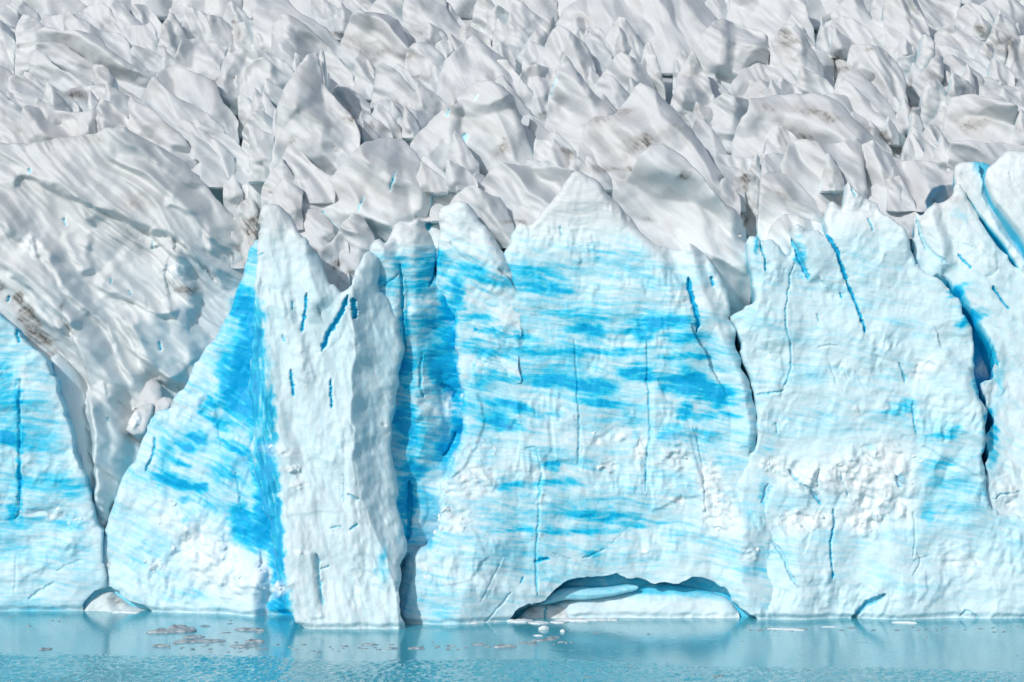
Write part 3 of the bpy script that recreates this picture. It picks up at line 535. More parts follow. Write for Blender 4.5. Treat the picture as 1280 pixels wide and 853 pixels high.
lumps(C_BLUE, 34, [(245,680,14,20),(290,722,24,10),(215,655,14,12),(325,716,5,9),(275,690,20,9),(200,705,12,8)])
lumps(C_LEFT, 16, [(68,645,8,4),(42,641,9,3),(95,652,6,4)])
lumps(C_PIL, 14, [(368,585,7,2),(374,605,5,3),(350,740,3,12),(345,558,12,3)])

as_part(CAVE_W, C_MID); as_part(LEDGE, C_MID); as_part(CREV, C_RIGHT); as_part(ARCH_W, C_BLUE)

# ------------------------------------------------------------------ the snowy gully on the left
def DL(u, v, off=1.5): return 409.5 + .36 * (640 - v) * 409.5 / F + .25 * (u - 130) * 409.5 / F - off
slab("ice_slope", "large smooth grey white ice slope with flowing ledges running down into the left gully", 'ice slope', None,
     [(-90,170),(0,180),(45,178),(80,172),(112,169),(124,166),(132,163),(140,161),(150,160),(160,161),(172,166),(190,177),(214,190),(236,206),(252,222),(264,242),(282,262),(304,280),(324,300),(345,330),(345,420),
      (300,420),(262,470),(230,530),(200,580),(165,640),(140,700),(110,690),(85,610),(60,530),(20,460),(-90,420)], 409.5, 640, lean=.36, kx=.25, uref=130, ncrest=20, h=.17, r=.6, jit=.3,
     ledges=(([(43,222),(75,231),(101,250),(135,262),(165,276),(188,285),(195,294),(215,292),(235,302),(247,318),(262,330),(272,345),(284,370)],2.1,4.0),
             ([(19,240),(21,216),(50,228),(85,243),(101,257),(116,288)],1.6,2.5),([(-40,240),(0,273),(20,290),(45,312),(63,323),(75,343),(88,366),(105,380),(122,395),(135,415),(150,440),(165,470),(172,500)],2.4,4.0),
             ([(75,292),(90,313),(103,333),(108,350)],1.1,1.5),([(118,347),(135,362),(160,375),(190,388),(213,395),(228,388)],2.1,3.0),([(145,390),(165,425),(185,455),(205,480),(215,490)],1.9,2.5),
             ([(85,377),(95,400),(98,425),(108,450),(112,490),(120,530),(125,580),(122,640)],2.6,3.5),([(210,255),(240,265),(258,280),(263,300),(268,320)],1.4,2.5),([(60,395),(72,425),(90,460),(100,500),(110,560),(115,620)],1.3,1.5),
             ([(165,400),(180,430),(200,460),(222,480)],1.1,1.5),([(10,345),(30,352),(60,385),(85,420)],1.6,3),([(120,345),(112,320),(118,300),(112,285)],1.0,1.2),([(185,290),(190,305),(193,313)],1.0,1.0),([(265,300),(275,296),(290,303),(312,312)],1.0,1.0)),
     ridges=(([(132,128),(165,190),(200,250),(235,300)],3.2,8.4,6.6),([(165,165),(205,215),(250,265),(300,320)],2.7,4.8,4.4),([(60,330),(95,400),(140,480)],2.2,4.8,3.3),([(215,395),(235,425),(240,465)],2.2,3.6,2.8),([(190,395),(200,430),(215,470)],1.8,3.0,2.2),([(170,410),(185,450)],1.4,2.4,2.2),([(85,210),(120,250),(150,275)],2.3,6.0,4.4),([(140,500),(150,560),(140,620)],2.2,3.0,2.2),([(118,510),(128,560),(130,650)],1.8,1.6,1.4),([(10,290),(45,340),(75,385)],2.3,6.0,4.4),([(225,320),(232,350),(236,385)],2.2,3.6,1.7)),
     cracks=(([(80,272),(83,283)],.35,.9,.5),([(193,302),(192,313)],.3,.6,.45),([(141,347),(142,356)],.25,.7,.7),([(202,425),(204,437)],.3,.7,.7),([(164,362),(166,369)],.2,.5,.6),([(38,211),(40,217)],.4,.8,.5),([(137,520),(140,526)],.25,.6,.6),([(9,370),(10,378)],.4,.9,.7)),
     nz=(.6,8), angle=-40, rg=(2.6,34,2.6), af=((4.0,.30,9.0),(1.4,.28,9.0)), fl=.34, dirt0=.30, dirtn=.12, grainsc=(6,.45), blue=lambda u, v: .05 + .05*sstep(280,380,v) + .10*sstep(470,560,v) + .12*sstep(110,80,u-(v-480)*.2)*sstep(440,500,v), bstreak=.1,  # even grey here is the right-facing slope's shade put into its colour
     back=((1.5,-.3,.0),(5,-2,.02)))
slab("ice_block", "rounded grey white ice boulder wedged low in the left gully", 'ice block', None,
     [(166,512),(172,495),(178,478),(189,474),(199,480),(204,494),(203,516),(190,522)], DL(185, 515, 2.5), 515, lean=.5, h=.15, r=1.6, nz=(.25,3), angle=-50, back=((2,-.5,.1),(5,-2,.2)))
slab("ice_block", "white broken ice block below the grey boulder in the left gully", 'ice block', None,
     [(156,538),(162,522),(170,512),(180,506),(192,503),(192,515),(186,530),(180,545),(166,545)], DL(175, 540, 3.5), 540, lean=.4, h=.13, r=.8, nz=(.25,2), fac=((1.2,.2),), angle=-50, back=((2,-.5,.1),(5,-2,.2)))
slab("ice_block", "dirty grey cracked ice lump beside the boulders of the left gully", 'ice block', None,
     [(188,520),(192,505),(200,498),(208,496),(218,500),(214,510),(206,520),(196,528)], DL(203, 515, 3.5), 515, lean=.4, h=.13, r=.7, nz=(.25,2), fac=((1.2,.2),), angle=-50, back=((2,-.5,.1),(5,-2,.2)))
slab("ice_fin", "smooth grey blue ice fin curving down between the left cliff and the gully", 'ice fin', None,
     [(62,448),(74,440),(90,458),(103,480),(109,505),(114,540),(118,575),(122,610),(126,640),(131,655),(133,675),(128,690),(118,672),(104,635),(94,590),(84,545),(74,505)], DL(105, 600, 1.5), 600, lean=.4, kx=.7, h=.14, r=1.2, nz=(.3,3), angle=-65, blue=lambda u, v: .12+.1*sstep(480,540,v),
     ledges=(([(100,560),(108,590),(116,625),(122,655)],.5,.8),), back=((2,-.5,.05),(6,-2,.1)))

# ------------------------------------------------------------------ seracs of the upper ice field
CROP = {'A0':(0,0),'A1':(200,0),'A2':(400,0),'A3':(600,0),'A4':(800,0),'A5':(1040,0),'B0':(0,140),'B1':(200,140),'B2':(400,140),'B3':(600,140),'B4':(800,140),'B5':(1040,140)}
def Dk(key): return 409 + (250 - key) * 0.36
MADE = []; REG = []
SG = "seracs of the glacier surface"
def serac(label, crop, key, crest, rd=None, D=None, lean=.75, r=None, name="serac", drop=28, cat="serac", grp=SG, **kw):
    ox, oy = CROP[crop]; k = .1875
    P = [(ox + x * k, oy + y * k) for x, y in crest]
    D0 = D or Dk(key)
    us = [p[0] for p in P]; w_m = (max(us) - min(us)) * D0 / F
    vb = max(key, max(p[1] for p in P)) + drop
    out = P + [(P[-1][0] + 1, vb), (P[0][0] - 1, vb)]
    R = []
    if rd is None:
        i = min(range(1, len(P) - 1), key=lambda j: P[j][1])
        pu, pv = P[i]; hh = key - pv + 14
        wl_ = max((pu - P[0][0]) * D0 / F, 1.2); wr_ = max((P[-1][0] - pu) * D0 / F, 1.2)
        a = min(.6 * min(wl_, wr_) + .15 * max(wl_, wr_), 5.0)
        sw = random.uniform(.05, .3) * hh
        R = [([(pu, pv - 2), (pu + sw * .3, pv + hh * .35), (pu + sw, pv + hh * .75), (pu + sw * 1.3, key + 20)], a, min(wl_, 9), min(wr_, 7))]
    else:
        for pl, a, wl_, wr_ in rd: R.append(([(ox + x * k, oy + y * k) for x, y in pl], a * 1.25, wl_, wr_))
    if r is None: r = min(.4, .03 * w_m + .12)
    kw.setdefault('fl', .15); kw.setdefault('rg', (min(1.8, .16 * w_m + .2), max(4, w_m * .9), max(1.6, w_m * .28))); kw.setdefault('dirtn', .42); kw.setdefault('af', ((min(4.5, max(1.6, w_m * .34)), 1.05, 2.3), (max(1.0, w_m * .15), .55, 2.2))); MADE.append((P, key, D0)); kw.setdefault('smooth', 0); kw.setdefault('rk', .45)
    ang = kw.pop('angle', random.uniform(-62, -30))
    kw.setdefault('nz', (min(.45, .05 * w_m + .08), max(2.5, w_m * .5)))
    kw.setdefault('h', .21)
    kw.setdefault('base', .025)
    o = slab(name, label, cat, grp, out, D0, key, lean=lean, ncrest=len(P), r=r, ridges=R, angle=ang, jit=.16, **kw)
    REG.append((o, sum(us) / len(us), (key + min(p[1] for p in P)) / 2, label))
    return o
FARR = "low grey ice ridge"
FARB = "small white ice block"
FARS = "smooth slanting ice slab"
S = serac
# far left
S(FARR,'A0',40,[(-60,60),(0,45),(60,30),(120,80),(130,150),(125,220)])
S(FARR,'A0',24,[(30,60),(90,10),(150,-10),(210,50),(265,95),(285,140)])
S("domed grey serac with level dirt stripes near a narrow dirty pit",'A0',72,[(105,330),(113,220),(135,140),(170,98),(215,105),(260,140),(310,190),(315,260)],rd=[([(175,100),(190,220),(200,380)],1.6,5,5)],angle=5)
S("pale ice flank with a white spur beside a narrow dirty pit",'A0',66,[(-60,180),(0,200),(50,220),(100,270),(112,330),(90,420)])
S(FARR,'A0',44,[(255,150),(290,92),(380,105),(450,85),(500,100),(540,170),(570,230)])
S(FARS,'A0',62,[(420,110),(480,85),(560,135),(640,180),(700,215),(770,215),(820,240),(870,300),(880,360)])
S("long whaleback ice ridge with a bright front and grey dirty top",'A0',92,[(245,300),(265,225),(340,195),(400,205),(470,220),(560,215),(650,240),(720,290),(800,370),(900,440),(980,480),(1060,490),(1075,540)],rd=[([(300,230),(460,270),(600,330),(760,440),(960,560)],2.6,4,5),([(560,215),(700,330),(850,430)],1.5,3,4)],angle=-30)
S("white block face under the long whaleback ridge",'A0',100,[(250,350),(262,290),(350,280),(440,300),(500,350),(560,390),(640,430),(660,540)],rd=[([(265,295),(400,400),(480,500)],1.6,5,5)])
S("white serac with a thin grey cap slanting above a dirty hollow block",'A0',114,[(185,500),(200,390),(215,335),(260,335),(320,370),(380,440),(440,480),(520,510),(640,555),(650,600)],rd=[([(205,385),(300,430),(400,480),(560,560)],2.0,5,3)])
S("low slanting grey slab at the foot of the thin capped serac",'A0',134,[(150,540),(168,478),(210,490),(280,560),(360,600),(430,620),(440,720)])
S("upright rounded ice block like a tooth with a dark right side",'A0',133,[(640,680),(630,560),(615,470),(630,435),(690,435),(740,470),(770,530),(768,600),(778,700)],rd=[([(700,437),(735,500),(748,600),(755,700)],1.8,4,1.0)],lean=.25,r=.9)
S("dirty capped ice block with a bright white front beside the upright tooth",'A0',141,[(400,740),(430,640),(460,590),(540,575),(635,570),(655,640),(660,740)],rd=[([(435,650),(520,690),(600,740)],1.8,4,2)])
S("sharp ice wedge with a narrow white left face and long smooth right flank",'A0',160,[(940,640),(1000,570),(1045,522),(1067,522),(1127,590),(1217,660),(1317,720),(1397,760),(1500,850)],rd=[([(1045,524),(1045,640),(1050,760)],2.4,2.5,9)])
S("broad white ice slab folded over along its top above the sharp wedge",'A1',138,[(-20,490),(20,460),(90,430),(150,450),(240,490),(310,520),(370,545),(410,620),(440,690),(480,740),(525,810)],rd=[([(20,470),(120,570),(250,660),(330,740)],1.6,4,4),([(310,520),(380,640),(420,740)],1.2,4,3)])
S("long slanting slab split by a narrow blue groove",'A0',178,[(860,640),(885,640),(930,680),(1000,710),(1060,760),(1120,820),(1200,880),(1260,950),(1310,1040)],rd=[([(900,680),(960,800),(1060,920),(1180,1060)],1.5,1.2,4)],lean=.9)
S("slender ice rib lying along the upper edge of the left slope",'A0',172,[(1060,800),(1110,790),(1200,850),(1290,900),(1370,990),(1420,1090)],lean=.9)
S("second slender ice rib beside the blue grooved slab",'A0',168,[(1130,810),(1240,800),(1300,830),(1400,900),(1480,960),(1560,1040)],lean=.9)
S("smooth tilted ice plate above the broken blocks of the gully head",'A1',172,[(180,820),(250,800),(340,850),(420,880),(500,930),(570,1030),(640,1100)],lean=.9)
S("dark edged ice flank sloping right at the left margin below the dirty pit",'A0',138,[(-60,430),(0,440),(60,470),(90,500),(200,600),(300,650),(390,690),(420,740)],lean=.9)
S("thin rounded ice rib running down to the dirty capped block",'A0',142,[(70,520),(110,500),(180,540),(260,590),(340,640),(395,700),(410,760)],lean=.8)
S("blunt pale ice flank at the left margin above the gully slope",'A0',164,[(-60,590),(0,600),(60,660),(110,690),(160,740),(185,820)],lean=.9)
S("small leaf shaped ice plate lying on the blunt pale flank",'A0',150,[(35,650),(60,610),(110,625),(180,650),(240,690),(330,720)],lean=.9)
S("fluted grey slab rising from the top of the left slope below the upright tooth",'A0',172,[(620,860),(640,720),(690,665),(740,680),(800,740),(860,800),(930,880)],lean=.7)
S("wide hollow ice shelf ending in a white curled blade",'A0',170,[(150,760),(180,705),(300,720),(400,740),(530,750),(600,740),(640,690),(655,740),(650,860)],rd=[([(635,695),(615,780),(590,880)],1.6,2,1),([(200,710),(230,800),(250,900)],1.2,2,4)],lean=.7)
S(FARB,'A0',42,[(520,80),(600,30),(700,25),(760,70),(800,130),(840,200),(860,270)],rd=[([(705,60),(705,220)],1.5,4,4)])
S(FARR,'A0',38,[(735,60),(770,5),(830,20),(870,70),(910,120),(945,160),(1010,250)])
S(FARR,'A0',36,[(860,60),(900,30),(970,35),(1020,80),(1060,130),(1110,200)])
S(FARS,'A0',60,[(820,180),(860,160),(930,170),(1000,150),(1040,200),(1060,260),(1070,340)])
S(FARS,'A0',82,[(850,360),(900,300),(960,320),(1040,350),(1110,430),(1190,480)])
S("narrow pointed grey ice pyramid beside a white block",'A1',70,[(-25,370),(0,260),(30,170),(60,100),(90,90),(130,140),(160,210),(200,280)],rd=[([(65,100),(60,220),(55,380)],2.2,2.5,3.5)],lean=.4)
S("white ice block with a small grey fin on its left shoulder",'A1',58,[(135,180),(168,52),(185,38),(260,70),(330,100),(400,115),(450,150),(482,190),(490,300)],rd=[([(178,42),(240,150),(310,260)],1.6,1.5,5)],lean=.4)
S("white creased ice block below the pointed grey pyramid",'A1',95,[(90,400),(150,265),(230,258),(300,252),(380,262),(440,320),(425,390),(410,450),(400,550)],rd=[([(152,270),(220,360),(320,420),(390,440)],1.7,4,2.5)],lean=.5)
S(FARB,'A1',32,[(405,130),(440,40),(485,10),(530,50),(580,100),(640,150)])
S("small grey ice block beneath a spot of dark dirt",'A1',57,[(465,220),(500,150),(560,145),(620,160),(640,230),(640,320)],lean=.3)
S("long grey ice ridge sweeping down to the right behind the split fin",'A1',70,[(635,120),(640,-60),(820,-40),(880,40),(960,100),(1040,150),(1110,190),(1180,270),(1240,340),(1300,450),(1330,560)],rd=[([(700,-40),(860,110),(1000,230),(1200,420)],2.5,8,5)])
S(FARB,'A1',62,[(600,330),(630,270),(700,215),(750,215),(775,320)])
S("split ice fin with a dark left face and long pale right flank",'A1',96,[(742,300),(752,150),(790,130),(810,100),(870,105),(930,140),(1000,190),(1060,240),(1130,320),(1200,400),(1290,500)],rd=[([(868,106),(862,220),(830,330),(815,430)],2.6,2.2,6)],lean=.4)
S("cluster of thin upright ice columns with dark gaps between them",'A1',116,[(402,500),(420,390),(460,330),(530,330),(545,300),(600,320),(690,340),(760,370),(850,430),(900,500)],rd=[([(455,335),(440,480),(425,640)],1.5,1,1.2),([(495,380),(478,520),(470,660)],1.5,.8,1.5),([(545,305),(540,400),(535,470)],1.2,1.5,4)],lean=.25)
S("grey hollow faced serac with a sharp curved arete",'A1',128,[(540,520),(560,450),(620,410),(690,380),(740,420),(830,500),(890,540),(880,640)],rd=[([(690,383),(722,480),(705,580),(680,680)],2.2,3.2,4)],lean=.4)
S("white ice block beside a dark blue hole at the gully head",'A1',140,[(518,760),(530,640),(550,632),(600,660),(650,710),(700,760)],lean=.3)
S("rounded white ice block behind a small grey spike at the gully head",'A1',168,[(550,880),(580,790),(640,740),(690,740),(750,790),(790,900)],lean=.4)
S("small grey pointed ice spike in front of the white blocks",'B1',200,[(598,230),(605,80),(640,95),(700,130),(760,165),(770,300)],rd=[([(607,85),(650,190),(670,300)],1.2,1,3)],lean=.3)
S("tall grey serac peak with a pale central arete",'A1',205,[(745,1120),(765,980),(778,853),(788,720),(830,610),(870,540),(920,460),(985,365),(1050,345),(1065,400),(1090,560),(1120,600),(1180,660),(1240,730),(1300,800),(1340,900)],rd=[([(985,368),(945,480),(932,620),(900,790),(880,900)],3.2,4.2,7),([(930,720),(1000,750),(1090,830),(1140,920)],1.2,2,3)],lean=.5,r=.6)
S("thin dark ice blade standing behind the tall grey peak",'A1',150,[(1050,420),(1058,370),(1070,318),(1090,340),(1100,400),(1105,600)],lean=.2,r=.5)
S("hunched grey serac with a black dirt hollow",'A2',172,[(85,640),(120,570),(200,590),(280,640),(330,690),(345,790)],rd=[([(130,575),(190,700),(250,850)],1.5,3,1.2)])
# back centre
S(FARB,'A2',30,[(-60,-10),(20,-20),(60,20),(110,50),(150,75),(160,170)])
S(FARB,'A2',32,[(120,220),(150,110),(200,20),(240,-20),(370,-20),(380,70),(360,130)])
S("domed serac streaked with curling dark dirt",'A2',88,[(125,280),(180,170),(215,110),(265,82),(360,95),(450,90),(510,130),(560,210),(600,290),(610,380)],rd=[([(290,95),(400,190),(480,280),(560,350)],2.2,4,3),([(230,110),(220,240),(260,360)],1.3,3,3)],lean=.6)
S(FARS,'A2',52,[(300,90),(370,0),(460,-40),(550,-20),(580,60),(590,140),(640,220),(700,300)])
S("large white ice flank with a grey right slope at the back of the field",'A2',58,[(555,40),(580,-40),(640,-50),(830,-30),(850,60),(900,140),(960,210),(1020,270)],rd=[([(600,-30),(690,80),(780,200),(900,300)],2.6,5,6)])
S(FARB,'A2',54,[(575,150),(620,90),(700,130),(770,200),(780,300)])
S(FARB,'A2',66,[(740,310),(770,215),(800,190),(860,260),(910,310),(920,370)])
S(FARS,'A2',50,[(815,0),(870,30),(900,80),(960,150),(1040,200),(1130,260)])
S("upright white ice column among grey slabs at the back",'A2',44,[(1005,150),(1040,20),(1080,-20),(1140,-10),(1170,50),(1175,110),(1150,240)],lean=.3)
S("small box shaped ice block with a shadowed niche",'A3',55,[(15,240),(50,130),(110,40),(190,80),(195,180),(190,300)],rd=[([(110,45),(90,120),(70,240)],1.5,1.2,2)],lean=.3)
S("tall ice slab with a dark left edge and banded face",'A3',66,[(155,320),(185,120),(205,-10),(290,10),(330,60),(400,110),(440,140),(450,230),(440,340)],rd=[([(203,0),(215,160),(200,320)],2.0,1,6)],lean=.4)
S("bright white leaning ice blade behind the broad white pyramid",'A3',82,[(260,370),(340,240),(400,170),(450,112),(490,120),(507,170),(500,260),(480,390)],rd=[([(480,125),(420,230),(340,350)],1.6,4,1.5)],lean=.4)
S("rounded white ice block above a thin white ledge",'A2',114,[(565,450),(580,330),(620,295),(700,280),(760,310),(820,370),(845,410),(850,580)],rd=[([(700,285),(760,380),(790,500),(800,620)],1.8,6,2.5)],lean=.5)
S("large pale serac with a small dark blue slit near its right edge",'A2',138,[(755,690),(800,500),(830,410),(900,340),(960,280),(1020,230),(1080,270),(1150,330),(1230,390),(1300,450)],rd=[([(1022,235),(1090,400),(1120,560)],2.0,10,4)],lean=.6,r=.6)
S("grey serac peak with a shadowed dirty trough across its foot",'A2',152,[(320,800),(358,560),(370,440),(400,415),(460,440),(530,490),(600,570),(660,640),(740,740),(800,830)],rd=[([(398,418),(450,540),(560,680),(650,800)],2.6,3.2,5)],lean=.6)
S("low grey ice hump crossed by dirt below the grey peak",'A2',164,[(330,760),(370,680),(430,650),(520,690),(600,740),(700,790),(760,830)],lean=.9)
S("small white ice peak in front of the dirty trough",'A2',180,[(290,900),(340,760),(385,690),(430,720),(480,770),(530,850),(560,960)],lean=.5)
S("low white ledge under the rounded white block",'A2',126,[(490,450),(520,430),(560,450),(640,530),(700,580),(775,610),(800,680)])
S(FARB,'A2',97,[(235,400),(260,330),(320,400),(365,490)])
S("grey slanting plate left of the big white dome",'A2',142,[(590,680),(640,620),(700,630),(760,680),(820,720),(850,790)])
S("big smooth white dome with a soft grey right flank and dirty foot",'A2',206,[(600,960),(690,850),(760,780),(850,700),(890,680),(940,610),(1000,580),(1060,545),(1150,545),(1230,590),(1290,650),(1330,760),(1370,900),(1450,1080)],rd=[([(1150,548),(1240,680),(1310,850),(1370,1060)],3.4,12,3.5),([(880,740),(860,900),(840,1100)],1.2,4,1.5)],lean=.55,r=.6,
  cracks=(([(582,165),(577,185),(568,205),(561,216)],.8,.8,.42),([(598,120),(594,128)],.25,.4,.4),([(562,135),(558,147)],.4,.6,.45)))
S("slim grey ridge tucked behind the right flank of the big dome",'A3',146,[(90,580),(130,505),(160,510),(200,570),(250,640),(340,740),(360,840)])
S("white ice rib descending into a dark dirty notch",'A3',140,[(100,520),(120,400),(180,400),(230,470),(280,530),(340,600),(400,680),(440,790)])
S(FARS,'A3',84,[(70,330),(130,285),(200,295),(260,340),(310,410),(340,480)])
S("square white ice block left of the sharp central peak",'A3',138,[(262,500),(300,450),(370,430),(450,450),(512,460),(505,580),(470,720)],rd=[([(370,432),(400,560),(430,700)],1.2,5,3)],lean=.4)
S("broad white ice pyramid with a grey right face",'A3',110,[(355,450),(410,370),(450,260),(480,200),(520,178),(570,200),(640,250),(700,290),(740,350),(770,440),(800,560)],rd=[([(525,182),(590,280),(660,400),(740,560)],3.4,6,4.5)],lean=.6)
S("grey rounded ice slab right of the broad white pyramid",'A3',100,[(670,310),(700,240),(730,215),(780,240),(840,310),(880,370),(890,440),(870,540)])
S(FARB,'A3',74,[(725,240),(760,182),(800,195),(850,250),(900,310),(915,390)])
S(FARB,'A3',52,[(555,220),(620,150),(650,115),(690,125),(722,180),(735,280)])
S("huge smooth ice wall rising behind the seracs with streaked grey right half",'A3',64,[(490,180),(560,60),(640,10),(720,-30),(800,-60),(1400,-60),(1497,0),(1547,60),(1582,110),(1590,200),(1560,330)],rd=[([(1050,-50),(1180,110),(1230,260),(1260,360)],3.5,14,12)],lean=1.1,r=2.0,angle=-65)
S("rounded grey ice hump with an icicle streaked foot",'A3',76,[(835,250),(870,170),(920,120),(970,130),(1020,200),(1070,270),(1095,330),(1100,420)],lean=.5)
S("twin topped white and grey serac with jagged right crest",'A3',118,[(730,580),(800,520),(850,440),(890,380),(930,340),(970,370),(1040,400),(1060,440),(1095,375),(1130,450),(1175,600)],rd=[([(930,343),(985,450),(1020,600)],2.6,5,4)],lean=.5,r=.8)
S("thin pointed ice spike beside a small round melt hole",'A3',112,[(1080,400),(1100,310),(1120,270),(1160,330),(1190,420),(1222,520),(1235,640)],lean=.3,r=.7)
S("plain white ice peak with a clean grey right face",'A3',146,[(725,600),(790,530),(840,500),(880,510),(930,560),(995,630),(1010,700),(1010,780)],rd=[([(862,503),(930,600),(980,720)],2.2,5,2.6)],lean=.5)
S("sharp central ice peak with a dark crack down its left edge",'A3',192,[(430,860),(448,720),(470,600),(520,480),(555,362),(590,400),(640,460),(700,540),(750,620),(830,690),(890,745),(930,800)],rd=[([(555,365),(600,470),(640,590),(760,680),(830,760)],2.2,4.5,3.5),([(700,640),(740,760),(780,900)],1.8,5,3),([(520,480),(490,600),(450,720)],.8,1.2,2)],lean=.55,
  cracks=(([(697,88),(693,105),(688,122)],.35,.7,.3),))
S("big dirty grey serac with a long pale lip curving down its right side",'A3',222,[(655,960),(690,853),(760,785),(890,765),(930,720),(990,650),(1030,580),(1070,555),(1127,580),(1177,620),(1247,690),(1307,760),(1417,877),(1517,1027),(1607,1167),(1660,1300)],rd=[([(1075,560),(1180,690),(1290,800),(1420,960),(1560,1150)],2.4,9,2.2),([(670,870),(800,850),(1000,860),(1200,850)],1.4,4,3)],lean=.75,r=.6)
S("large white fronted serac whose grey right flank runs down to the cliff edge",'B4',262,[(-180,420),(-110,455),(-60,400),(-20,300),(60,225),(140,220),(220,250),(300,320),(380,400),(470,520),(560,610),(640,660),(700,740),(722,850),(740,1010)],rd=[([(110,220),(170,330),(260,420),(340,500),(400,650),(440,850),(470,1100)],3.6,12,9),([(-110,440),(-20,390),(80,365),(160,325)],.5,3,3),([(480,560),(570,700),(640,850),(690,1000)],1.2,2,2)],D=409.3,lean=.15,r=.6,drop=85,
  blue=lambda u, v: .06*sstep(255,320,v))
# back right
S("wide grey white ice slope along the top with a bright left foot",'A4',48,[(585,120),(600,0),(650,-20),(700,-40),(1080,-40),(1110,70),(1150,190),(1170,280)],rd=[([(690,-20),(780,120),(830,260)],2.5,5,14)],lean=1.0)
S(FARB,'A4',26,[(430,10),(500,-30),(590,-30),(610,60),(600,150)])
S("wide ice block with a grey hollow down its middle and bright right half",'A4',118,[(345,350),(380,290),(430,210),(500,140),(560,128),(620,140),(690,170),(760,195),(820,210),(855,250),(868,320),(860,450)],rd=[([(540,132),(530,250),(520,420)],2.0,5,2.2),([(800,215),(760,330),(680,470)],2.2,6,2.5)],lean=.4)
S("leaning grey ice slab beside a thin white spike",'A4',150,[(195,720),(240,520),(290,430),(345,335),(375,380),(420,470),(470,560),(495,640),(500,780)],rd=[([(345,338),(330,500),(300,700)],1.8,4,4)],lean=.4)
S("thin white ice spike lit between dark slabs",'A4',104,[(212,560),(235,385),(290,335),(312,370),(315,480)],lean=.3,r=.5)
S("low grey ice rib at the foot of the leaning slab",'A4',150,[(225,720),(260,580),(300,570),(360,640),(425,720),(440,800)])
S("pointed ice ridge with a bright right lip behind the dirty hump",'A4',74,[(860,330),(910,240),(950,180),(1000,100),(1040,140),(1090,190),(1140,260),(1180,320),(1240,350),(1290,370),(1300,460)],rd=[([(1005,105),(1090,230),(1200,400)],2.0,4,3)])
S("dirty domed serac with a dark smudge and pale streaked foot",'A4',112,[(862,320),(930,200),(970,170),(1030,168),(1080,220),(1130,300),(1180,380),(1222,440),(1230,600)],rd=[([(1000,172),(1040,330),(1080,560)],2.2,5,4)],lean=.45)
S("grey ice slab with twin bright ribs at its top",'A4',118,[(735,440),(770,340),(800,318),(860,325),(900,350),(960,420),(1000,480),(1060,590),(1110,640)],rd=[([(870,325),(930,420),(1000,560)],1.4,4,2)])
S("smooth blue grey ice shoulder right of the twin ribs",'A4',114,[(865,345),(900,330),(970,350),(1030,430),(1090,490),(1150,530),(1190,620)])
S("stepped white ice block with a dirty underside",'A4',124,[(560,650),(610,540),(660,480),(700,430),(740,410),(820,420),(880,460),(930,520),(960,600)],rd=[([(600,560),(720,540),(900,560)],1.6,2.5,3)])
S("low dirty hump with small white arches in front of it",'A4',125,[(650,660),(720,570),(800,540),(870,550),(900,560),(930,540),(965,580),(1020,560),(1070,630)],r=.6)
S("two toned serac with a dirty left face and bright fluted right face",'A4',165,[(380,800),(440,710),(500,650),(550,620),(600,640),(720,670),(730,750),(720,880)],rd=[([(550,622),(590,720),(605,880)],2.4,4.5,4)],lean=.45)
S("huge whaleback serac with a dirty top and long rounded white front",'A4',202,[(610,960),(640,860),(665,790),(705,750),(725,660),(850,645),(960,632),(1080,625),(1180,625),(1280,660),(1350,720),(1420,800),(1480,853),(1540,907),(1620,987),(1700,1047),(1770,1080)],rd=[([(690,755),(830,745),(980,775),(1200,840),(1380,940)],2.8,3.5,5),([(1280,665),(1400,800),(1540,930),(1700,1070)],1.5,4,2)],lean=.7,r=.6)
S(FARS,'A5',52,[(-80,110),(0,90),(60,20),(100,-30),(200,-30),(240,80),(310,200),(390,310),(460,400)],rd=[([(130,-20),(220,120),(340,300)],2.2,6,3)])
S("narrow ice ridge curving beside the dirty plate in the upper field",'A5',62,[(-40,150),(60,110),(130,130),(200,180),(270,250),(350,330),(430,430)])
S("dirty flat ice plate in front of a narrow curving ridge",'A5',64,[(-50,200),(0,155),(80,155),(160,180),(230,230),(290,290),(340,350)])
S(FARB,'A5',68,[(-40,310),(0,262),(60,270),(120,300),(130,370)])
S("big grey ice block with a small dark triangular notch on top",'A5',150,[(90,470),(110,330),(130,300),(200,310),(300,320),(350,340),(420,410),(470,480),(497,560),(500,720),(480,790)],rd=[([(200,312),(330,480),(420,700)],2.2,5,6)],lean=.55)
S("thin bright edged rim behind the fanned grey slabs",'A5',160,[(30,540),(60,450),(130,440),(200,450),(270,490),(330,570),(370,660),(440,790),(470,880)],lean=.8)
S("grey slab leaning right, topmost of the fanned slabs",'A5',168,[(50,560),(100,490),(150,450),(220,510),(290,580),(350,660),(400,750),(460,860),(490,940)],rd=[([(150,452),(260,640),(400,860)],1.6,5,3)],lean=.8)
S("rounded pale rib in the middle of the fanned slabs",'A5',176,[(-10,650),(30,560),(70,540),(150,600),(240,680),(330,770),(400,853),(490,950)],rd=[([(80,545),(220,700),(380,880)],1.8,4,2.5)],lean=.8)
S("lowest dirty rib of the fanned slabs",'A5',182,[(-60,640),(0,620),(80,640),(150,680),(220,760),(300,830),(360,900),(440,1000)],lean=.8)
S(FARB,'A5',42,[(245,130),(275,0),(350,-20),(365,110),(365,160)])
S(FARB,'A5',64,[(245,140),(290,110),(340,150),(370,220),(400,300),(450,370)])
S("tall fluted ice wall with a blue streak between white ribs",'A5',72,[(345,190),(350,-20),(560,-20),(610,90),(650,230),(655,320),(620,420)],rd=[([(480,-10),(500,130),(560,260),(590,340)],2.2,4,2.5),([(380,-10),(420,180),(460,350)],1.5,3,3)],lean=.5)
S(FARS,'A5',42,[(540,0),(570,-30),(870,-30),(860,60),(830,170),(800,230)])
